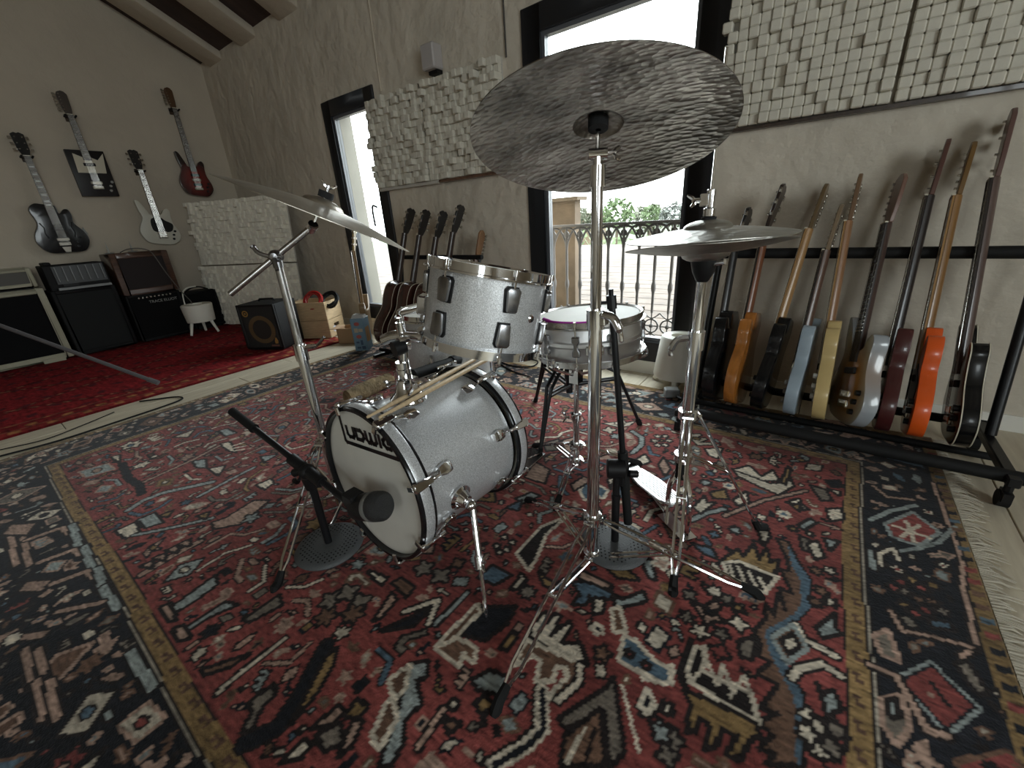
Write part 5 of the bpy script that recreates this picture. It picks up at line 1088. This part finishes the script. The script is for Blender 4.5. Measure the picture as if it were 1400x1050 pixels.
# acoustic guitars in a stand between the windows
mah = mat('mahogany', (.055, .022, .016), .25, var=.3, vscale=6, stretch=(6, 1, 6), coat=.6); GA = 'acoustic guitars in the stand between the windows'
for k, (X, hd_, L, lb) in enumerate(((-2.66, (.02, .018, .017), 1.04, 'dark acoustic guitar with pale binding, first in the stand beside the narrow window'), (-2.49, (.016, .014, .014), 1.02, 'dark acoustic guitar, second in the stand behind the floor tom'), (-2.31, (.014, .014, .015), 1.0, 'dark acoustic guitar, third in the stand, behind the rack tom'), (-2.15, (.016, .015, .015), 1.03, 'dark acoustic guitar, fourth in the stand, tallest flat headstock'))):
    guitar('acoustic_guitar', lb, gm((X-.03, 1.98, .075), (.10, .28, .95), (-1, -.15, 0)), 'acoustic', mah, L=L, neck=(.04, .025, .02), head=hd_, group=GA, bind=M_cream, thick=.10, inline=k == 9, pegs=6)
guitar('small_guitar', 'small guitar with light brown headstock, last in the stand near the door', gm((-1.985, 2.05, .075), (.06, .27, .95), (-1, -.2, 0)), 'tele', gmat((.14, .06, .03)), L=.85, neck=(.12, .06, .03), head=(.20, .10, .045), group=GA)
t = thing('guitar_stand', 'black multi guitar stand holding the acoustic guitars', 'rack', (-2.4, 2.1, 0))
MB().cyl((-2.75, 2.215, .72), (-1.9, 2.215, .72), .016).build('top_bar', M_rubber, t)
for x in (-2.73, -1.92): MB().tube([(x, 2.10, .03), (x, 2.215, .72)], .011, 10).bb(x-.013, x+.013, 1.80, 2.2, .0, .03).build('upright', M_blackmetal, t)
for y in (1.88, 2.16): MB().cyl((-2.75, y, .055), (-1.9, y, .055), .014).build('rail', M_rubber, t)
guitar('electric_guitar', 'guitar with cream headstock standing left of the narrow window behind the blue carton', gm((-3.10, 2.03, .012), (-.03, .06, 1), (-.70, -.71, 0)), 'strat', gmat((.25, .16, .08)), L=.96, neck=(.34, .22, .11), head=(.45, .33, .15), inline=False)
# ------------------------------------------------------------------ amplifiers on the left
M_tolex = mat('black_tolex', (.007, .007, .0075), .65, spec=.25, bump=.3, bscale=300); M_cloth = mat('grille_cloth', (.007, .007, .0075), .95, spec=.15, bump=.4, bscale=350); M_ctolex = mat('cream_tolex', (.36, .34, .25), .6, bump=.2, bscale=300)
AX = -5.42
def cab(name, label, y0, y1, z0, z1, m, border, grille, x0=-5.78, x1=AX, category='amplifier', panel=None):
    t = thing(name, label, category, ((x0+x1)/2, (y0+y1)/2, z0)); mb = MB(); b = border
    mb.bb(x0, x1-.02, y0, y1, z0, z1).bb(x1-.02, x1, y0, y0+b, z0, z1).bb(x1-.02, x1, y1-b, y1, z0, z1).bb(x1-.02, x1, y0+b, y1-b, z1-b, z1).bb(x1-.02, x1, y0+b, y1-b, z0, z0+b)
    mb.build('cabinet', m, t, bevel=.006); MB().bb(x1-.021, x1-.010, y0+b, y1-b, z0+b, z1-b).build('grille', grille, t)
    return t
t = cab('speaker_cabinet', 'cream framed speaker cabinet with black grille at the far left', -.28, .50, .03, .645, M_ctolex, .045, M_cloth, category='speaker')
MB().bb(AX-.03, AX+.01, .30, .44, .012, .05).build('corner_foot', M_ctolex, t)
for y in (-.22, .45): MB().cyl((-5.6, y, .008), (-5.6, y, .04), .02).build('foot', M_rubber, t)
t = cab('amplifier_head', 'cream amplifier head with dark panel on the cream cabinet', -.28, .48, .66, .815, M_ctolex, .03, mat('dark_panel', (.05, .043, .032), .5))
MB().bb(-5.75, AX, -.25, .45, .645, .66).build('foot', M_rubber, t)
for k in range(5): MB().lathe([(.012, 0), (.011, .016), (.0001, .017)], ax((AX-.012, .0+.09*k-.2, .735), (1, 0, 0)), 12).build('knob', M_black, t)
t = cab('speaker_cabinet', 'black speaker cabinet with dark grey grille under the finned head', .53, .965, .03, .60, M_tolex, .03, mat('grey_grille', (.020, .021, .021), .9, spec=.15, bump=.4, bscale=300), category='speaker')
for y in (.58, .92): MB().cyl((-5.6, y, .008), (-5.6, y, .04), .02).build('foot', M_rubber, t)
t = thing('amplifier_head', 'black amplifier head with grey vertical fins on the black cabinet', 'amplifier', (-5.6, .75, .6))
MB().bb(-5.75, AX, .545, .95, .60, .815).bb(-5.7, -5.5, .57, .62, .815, .84).build('case', M_tolex, t, bevel=.006)
MB().bb(AX, AX+.008, .60, .935, .655, .805).build('panel', mat('grey_panel', (.06, .063, .065), .5), t)
for k in range(7): MB().bb(AX+.008, AX+.022, .615+.05*k, .621+.05*k, .675, .80).build('fin', mat('fin_grey', (.22, .23, .23), .45), t)
MB().bb(AX, AX+.025, .59, .945, .605, .625).build('rail', mat('fin_grey', (0, 0, 0)), t); MB().bb(AX+.008, AX+.014, .63, .73, .633, .655).build('switch_panel', M_black, t)
t = cab('speaker_cabinet', 'brown wooden speaker cabinet with dark cloth on top of the black combo', 1.0, 1.455, .485, .87, wood('cab_wood', (.075, .035, .022), .3), .05, mat('brown_cloth', (.022, .016, .016), .9), category='speaker')
t = cab('combo_amplifier', 'black combo amplifier lettered TRACE ELLIOT under the brown cabinet', 1.0, 1.44, .03, .475, M_tolex, .02, M_cloth)
for k in range(9): MB().lathe([(.008, 0), (.008, .012), (.0001, .013)], ax((AX-.01, 1.10+.032*k, .445), (1, 0, 0)), 10).build('knob', M_nickel, t)
for y in (1.04, 1.4): MB().cyl((-5.6, y, .008), (-5.6, y, .04), .02).build('foot', M_rubber, t)
fc = bpy.data.curves.new('lettering', 'FONT'); fc.body = 'TRACE ELLIOT'; fc.size = .036; fc.extrude = .001; fc.align_x = 'CENTER'
tt = bpy.data.objects.new('letters', fc); COL.objects.link(tt); fm_ = bpy.data.meshes.new_from_object(tt.evaluated_get(bpy.context.evaluated_depsgraph_get())); bpy.data.objects.remove(tt)
to = bpy.data.objects.new('lettering', fm_); COL.objects.link(to); to.parent = t; fm_.materials.clear(); fm_.materials.append(mat('letter_grey', (.32, .32, .30), .5))
to.matrix_local = W[t.name].inverted() @ (Matrix.Translation((AX-.004, 1.285, .385)) @ Matrix(((0, 0, 1, 0), (1, 0, 0, 0), (0, 1, 0, 0), (0, 0, 0, 1))))
t = cab('combo_amplifier', 'small black amplifier behind the round white stool in the left corner', 1.50, 1.80, .03, .42, M_tolex, .02, M_cloth, x0=-5.78, x1=-5.52)
MB().tube(cat((-5.56, 1.52, .425), (-5.55, 1.58, .46), (-5.55, 1.66, .465), (-5.56, 1.74, .43)), .008, 6).build('handle', M_rubber, t); MB().bb(-5.74, -5.56, 1.54, 1.78, .01, .03).build('foot', M_rubber, t)
for k, y in enumerate((1.035, 1.21)):
    s = thing('spike_lamp', 'small white saucer with upright white spike on the brown cabinet, %s one' % ('left' if k == 0 else 'right'), 'lamp', (-5.52, y, .87), 'two white spike ornaments on the brown cabinet')
    MB().lathe([(.0001, .871), (.03, .871), (.042, .88), (.03, .883), (.0001, .882)], Matrix.Translation((-5.52, y, 0)), 20).build('saucer', M_mop, s); MB().lathe([(.010, .882), (.007, .91), (.0001, .985)], Matrix.Translation((-5.52, y, 0)), 10).build('spike', M_mop, s)
solo(MB().tube(cat((-5.55, 1.12, .876), (-5.50, 1.17, .90), (-5.45, 1.24, .905), (-5.43, 1.30, .885), (-5.395, 1.33, .84), (-5.39, 1.38, .65), (-5.385, 1.45, .45), (-5.38, 1.50, .33), (-5.37, 1.48, .2), (-5.34, 1.40, .1), (-5.32, 1.40, .018)), .0045, 6), 'grey_cable', mat('grey_wire', (.12, .11, .10), .6), 'grey cable hanging down over the brown cabinet and black combo', 'cable', loc=(-5.32, 1.40, .018))
def drum_stool(label, cx, cy, z0, z1, r, rt, leg, m):
    t = thing('round_stool', label, 'stool', (cx, cy, 0)); MB().lathe([(.0001, z0), (r, z0), (r*1.02, z0+.01), (rt, z1-.01), (rt-.008, z1), (rt*.45, z1), (rt*.42, z1-.03), (.0001, z1-.03)], Matrix.Translation((cx, cy, 0)), 40).build('seat', m, t)
    for a in (-110, 10, 130):
        a = math.radians(a+30); c, s = math.cos(a), math.sin(a); MB().tube([(cx+c*r*.75, cy+s*r*.75, z0+.01), (cx+c*leg, cy+s*leg, .012)], [.016, .012], 8).build('leg', m, t)
M_white = mat('white_plastic', (.82, .80, .71), .45)
drum_stool('round white stool on stubby legs by the amplifiers at the left', -5.30, 1.51, .14, .32, .125, .14, .14, M_white)
drum_stool('round white stool with a hole in its top, beside the tall door', -.595, 2.30, .07, .30, .125, .10, .15, M_white)
solo(MB().tube(cat((-5.40, 1.44, .30), (-5.46, 1.47, .42), (-5.50, 1.53, .47), (-5.5, 1.62, .48)), .007, 6), 'white_strap', M_white, 'white strap running from the black amplifier to the white stool', 'cable', loc=(-5.40, 1.44, .30))
# bass amplifier, crates, carton
Fm = Matrix((V((.87, .49, 0)).normalized(), V((-.49, .87, 0)).normalized(), V((0, 0, 1)))).transposed().to_4x4(); Fm.translation = (-3.985, 1.405, .012)
t = thing('bass_amplifier', 'small cube-shaped black bass amplifier with yellow rings on the red rug', 'amplifier', m=Fm)
def lb(*a): return MB().bb(*a)
lb(0, .345, .012, .30, .012, .40).build('cabinet', M_tolex, t, local=True, bevel=.012, seg=2)
MB().bb(.0, .345, -.008, .012, .012, .03).bb(.0, .345, -.008, .012, .382, .40).bb(0, .02, -.008, .012, .03, .382).bb(.325, .345, -.008, .012, .03, .382).build('frame', M_black, t, local=True, bevel=.004)
lb(.02, .325, .0, .012, .03, .382).build('grille', mat('grille_steel', (.012, .012, .012), .5, bump=.6, bscale=280), t, local=True)
RX = Matrix.Rotation(PI/2, 4, 'X'); M_gold = mat('gold_print', (.34, .19, .045), .5)
MB().lathe([(.085, -.001), (.12, -.001), (.12, .004), (.085, .004)], Matrix.Translation((.185, .0, .185)) @ RX, 40, True).build('cone_ring', mat('cone_brown', (.10, .062, .025), .6), t, local=True)
MB().lathe([(.0001, .0), (.085, .001), (.085, -.002)], Matrix.Translation((.185, -.0005, .185)) @ RX, 32).build('cone', mat('cone_dark', (.018, .015, .013), .6), t, local=True)
MB().lathe([(.018, 0), (.027, 0), (.027, .003), (.018, .003)], Matrix.Translation((.065, 0, .325)) @ RX, 28, True).lathe([(.0001, .003), (.008, .003), (.008, 0)], Matrix.Translation((.065, 0, .325)) @ RX, 14).build('round_emblem', M_gold, t, local=True)
MB().prism([(.275, .06), (.30, .06), (.305, .085), (.29, .115), (.275, .085)], 0, .003, RX).build('yellow_emblem', M_gold, t, local=True); lb(.235, .305, -.003, .0, .035, .05).build('name_plate', mat('plate_rose', (.16, .075, .055), .5), t, local=True)
MB().bb(.03, .315, .03, .28, -.004, .012).build('foot', M_rubber, t, local=True); MB().tube([(.10, .16, .405), (.11, .16, .42), (.24, .16, .42), (.25, .16, .405)], .008, 6).build('handle', M_black, t, local=True)
M_pine = mat('pale_pine', (.50, .36, .21), .6, var=.12, vscale=6, stretch=(2, 2, 14)); M_pined = M_pine
for k, (z, lbx) in enumerate(((.012, 'pale wooden crate with round sticker, under another crate by the bass amplifier'), (.181, 'pale wooden crate with slot handle on top, filled with cable coils'))):
    cm = Matrix((V((.87, .49, 0)).normalized(), V((-.49, .87, 0)).normalized(), V((0, 0, 1)))).transposed().to_4x4(); cm.translation = (-3.98, 1.82, z)
    t = thing('wooden_crate', lbx, 'crate', m=cm, group='stacked wooden crates'); w_, d_, h_ = .37, .27, .165
    MB().bb(0, w_, 0, d_, 0, .012).build('bottom', M_pine, t, local=True)
    for nm, a in (('side_board', (0, w_, 0, .012)), ('side_board', (0, w_, d_-.012, d_)), ('end_board', (0, .012, .012, d_-.012))): MB().bb(*a, .012, h_).build(nm, M_pine, t, local=True, bevel=.002)
    MB().bb(w_-.012, w_, .012, d_-.012, .012, .085).bb(w_-.012, w_, .012, .09, .085, .12).bb(w_-.012, w_, .18, d_-.012, .085, .12).bb(w_-.012, w_, .012, d_-.012, .12, h_).build('end_board', M_pine, t, local=True)
    if k == 0: MB().lathe([(.0001, 0), (.03, 0), (.03, .001), (.0001, .001)], ax((w_, .09, .07), (1, 0, 0)), 24).build('sticker', mat('sticker', (.5, .5, .55), .5), t, local=True)
def coil(name, label, c, R, r, m, n, tilt):
    mb = MB(); q = random.Random(n); M0 = Matrix.Translation(c) @ Matrix.Rotation(tilt, 4, V((.87, .49, 0))) 
    mb.tube([M0 @ V(((R+.012*math.sin(a*1.37))*math.cos(a), (R+.012*math.sin(a*1.37))*math.sin(a), .012*math.sin(a*.83))) for a in np.linspace(0, 2*PI*n, 28*n)], r, 6); solo(mb, name, m, label, 'cable', loc=c)
coil('cable_coil', 'red cable coil standing in the upper wooden crate', (-3.80, 1.985, .36), .075, .009, mat('red_rubber', (.34, .015, .012), .45), 5, 1.1)
coil('cable_coil', 'black cable coil in the upper wooden crate, right of the red coil', (-3.70, 2.09, .355), .07, .009, M_black, 5, .9)
t = thing('cardboard_box', 'open brown cardboard box between the crates and the blue carton', 'box', (-3.36, 2.0, 0)); mk = mat('cardboard', (.32, .20, .11), .8)
bm2 = Matrix.Translation((-3.42, 1.93, .0)) @ rz_(.5)
MB().bb(0, .22, 0, .006, 0, .14, bm2).bb(0, .22, .15, .156, 0, .14, bm2).bb(0, .006, 0, .156, 0, .14, bm2).bb(.214, .22, 0, .156, 0, .14, bm2).bb(0, .22, 0, .156, 0, .006, bm2).build('walls', mk, t); MB().bb(-.06, 0, 0, .15, .134, .139, bm2).build('flap', mk, t)
t = thing('blue_carton', 'light blue paper carton with red ovals standing on the plank floor', 'carton', (-2.98, 1.92, 0)); cm = Matrix.Translation((-3.04, 1.845, 0)) @ rz_(.62)
MB().bb(0, .105, 0, .13, .002, .275, cm).build('box', mat('carton_blue', (.16, .27, .36), .5, var=.05, vscale=8), t, bevel=.002)
MB().prism([(0, .275), (.105, .275), (.10, .30), (.02, .305)], -.10, -.03, cm @ RX).build('torn_top', mat('carton_white', (.5, .5, .48), .6), t)
for k, (x, z) in enumerate(((.05, .235), (.05, .13))): MB().lathe([(.0001, 0), (.022, 0), (.022, .001), (.0001, .001)], cm @ Matrix.Translation((x, -.0012, z)) @ RX @ Matrix.Scale(.7, 4, (0, 1, 0)), 20).build('red_oval', mat('print_red', (.42, .09, .07), .5), t)
for x0, x1, z0, z1 in ((.02, .05, .165, .20), (.055, .09, .17, .195), (.02, .045, .075, .09), (.055, .075, .06, .10), (.02, .05, .03, .045), (.06, .09, .025, .05)): MB().bb(x0, x1, -.0012, .0, z0, z1, cm).build('print_mark', mat('print_dark', (.05, .09, .16), .5) if z0 < .1 else mat('print_cream', (.5, .42, .3), .5), t)
MB().bb(.1048, .106, .02, .10, .08, .20, cm).build('side_print', mat('print_orange', (.40, .22, .08), .5), t)
solo(MB().tube(cat((-3.02, 2.32, .02), (-3.06, 2.24, .16), (-3.05, 2.2, .24), (-3.0, 2.15, .26), (-2.96, 2.12, .2), (-2.95, 2.1, .1), (-2.94, 2.12, .01)), .005, 6), 'white_cable', M_white, 'white cable looped at the foot of the narrow window', 'cable', loc=(-2.94, 2.12, .01))
# left boom stand, rug roll, odds and ends
t = thing('boom_stand', 'black microphone stand at the far left whose boom slants down into view', 'stand', (-4.34, -.445, 0))
MB().lathe([(.0001, .0), (.12, .0), (.125, .012), (.11, .026), (.0001, .03)], Matrix.Translation((-4.34, -.445, 0)), 32).build('base', M_blackmetal, t); MB().cyl((-4.34, -.445, .03), (-4.34, -.445, 1.06), .011).build('tube', M_blackmetal, t); MB().ball((-4.34, -.445, 1.07), .028).build('clutch', M_black, t)
MB().tube([(-4.55, -.60, 1.206), (-3.03, .535, .206)], .0105, 10).tube([(-3.05, .52, .219), (-3.01, .55, .193)], .0135, 10).build('boom_arm', mat('grey_metal', (.10, .095, .10), .4), t)
mb = MB(); mb.tube(cat((-2.10, 1.15, .052), (-2.10, 1.25, .056), (-2.11, 1.38, .058), (-2.11, 1.50, .054)), [.03]+[.045]*7+[.048]*8+[.044]*7+[.025, .015], 14); solo(mb, 'rolled_blanket', mat('beige_fleece', (.24, .175, .095), .95, var=.35, vscale=14, bump=.8, bscale=40, bdist=.02), 'rolled beige blanket lying on the patterned rug behind the bass drum', 'blanket', loc=(-2.16, 1.25, 0))
solo(MB().tube([(-1.0, .785, .512), (-1.01, .97, .497)], .017, 14).tube([(-1.01, .965, .497), (-1.0115, 1.0, .495), (-1.012, 1.012, .494)], [.0205, .0205, .012], 14), 'black_tube', M_rubber, 'thick black tube with round end cap lying on the far side of the bass drum', 'tube', loc=(-1.0, .785, .5))
def cable(name, label, pts, r, m): solo(MB().tube(cat(*pts, n=6), r, 5), name, m, label, 'cable', loc=pts[0])
cable('black_cable', 'long black cable on the plank floor between both rugs', [(-3.22, -.30, .006), (-3.17, -.12, .006), (-3.125, .09, .006), (-3.14, .33, .006), (-3.16, .55, .006), (-3.19, .66, .006), (-3.26, .67, .006), (-3.32, .62, .006), (-3.42, .50, .006)], .005, M_rubber)
cable('black_cable', 'thin black cable branching across the left plank floor', [(-3.28, -.12, .006), (-3.22, .05, .006), (-3.28, .22, .006), (-3.35, .36, .006)], .003, M_rubber)
cable('black_cable', 'loose black cable loops on the floor behind the rack tom', [(-1.95, 2.25, .014), (-1.80, 2.17, .016), (-1.62, 2.12, .016), (-1.50, 2.18, .016), (-1.55, 2.3, .01), (-1.72, 2.28, .01), (-1.78, 2.16, .017), (-1.60, 2.05, .016), (-1.40, 2.0, .016)], .005, M_rubber)
cable('grey_cable', 'pale cable on the floor between white stool and hi-hat stand', [(-.60, 2.40, .006), (-.52, 2.28, .007), (-.46, 2.2, .01), (-.43, 2.12, .016), (-.40, 2.0, .016), (-.36, 1.9, .016)], .004, M_white)
t = thing('power_adapter', 'small pale grey box with black plug on the rug edge by the white stool', 'adapter', (-.56, 2.12, 0)); MB().box((-.565, 2.115, .038), (.075, .055, .045), rz=.5).build('box', mat('grey_box', (.33, .34, .34), .45), t, bevel=.005)
MB().cyl((-.475, 2.05, .014), (-.475, 2.05, .075), .024, .02, 14).cyl((-.475, 2.05, .075), (-.475, 2.05, .09), .009).tube([(-.53, 2.09, .03), (-.48, 2.055, .03)], .008, 6).build('plug', M_black, t)
t = thing('grey_mat', 'plain grey mat at the right edge of the picture beside the rug fringe', 'mat', (.9, .7, 0)); MB().bb(.56, 1.6, -.3, 1.18, 0, .009).build('pile', mat('grey_felt', (.10, .10, .10), .95, bump=.4, bscale=200), t, bevel=.003)
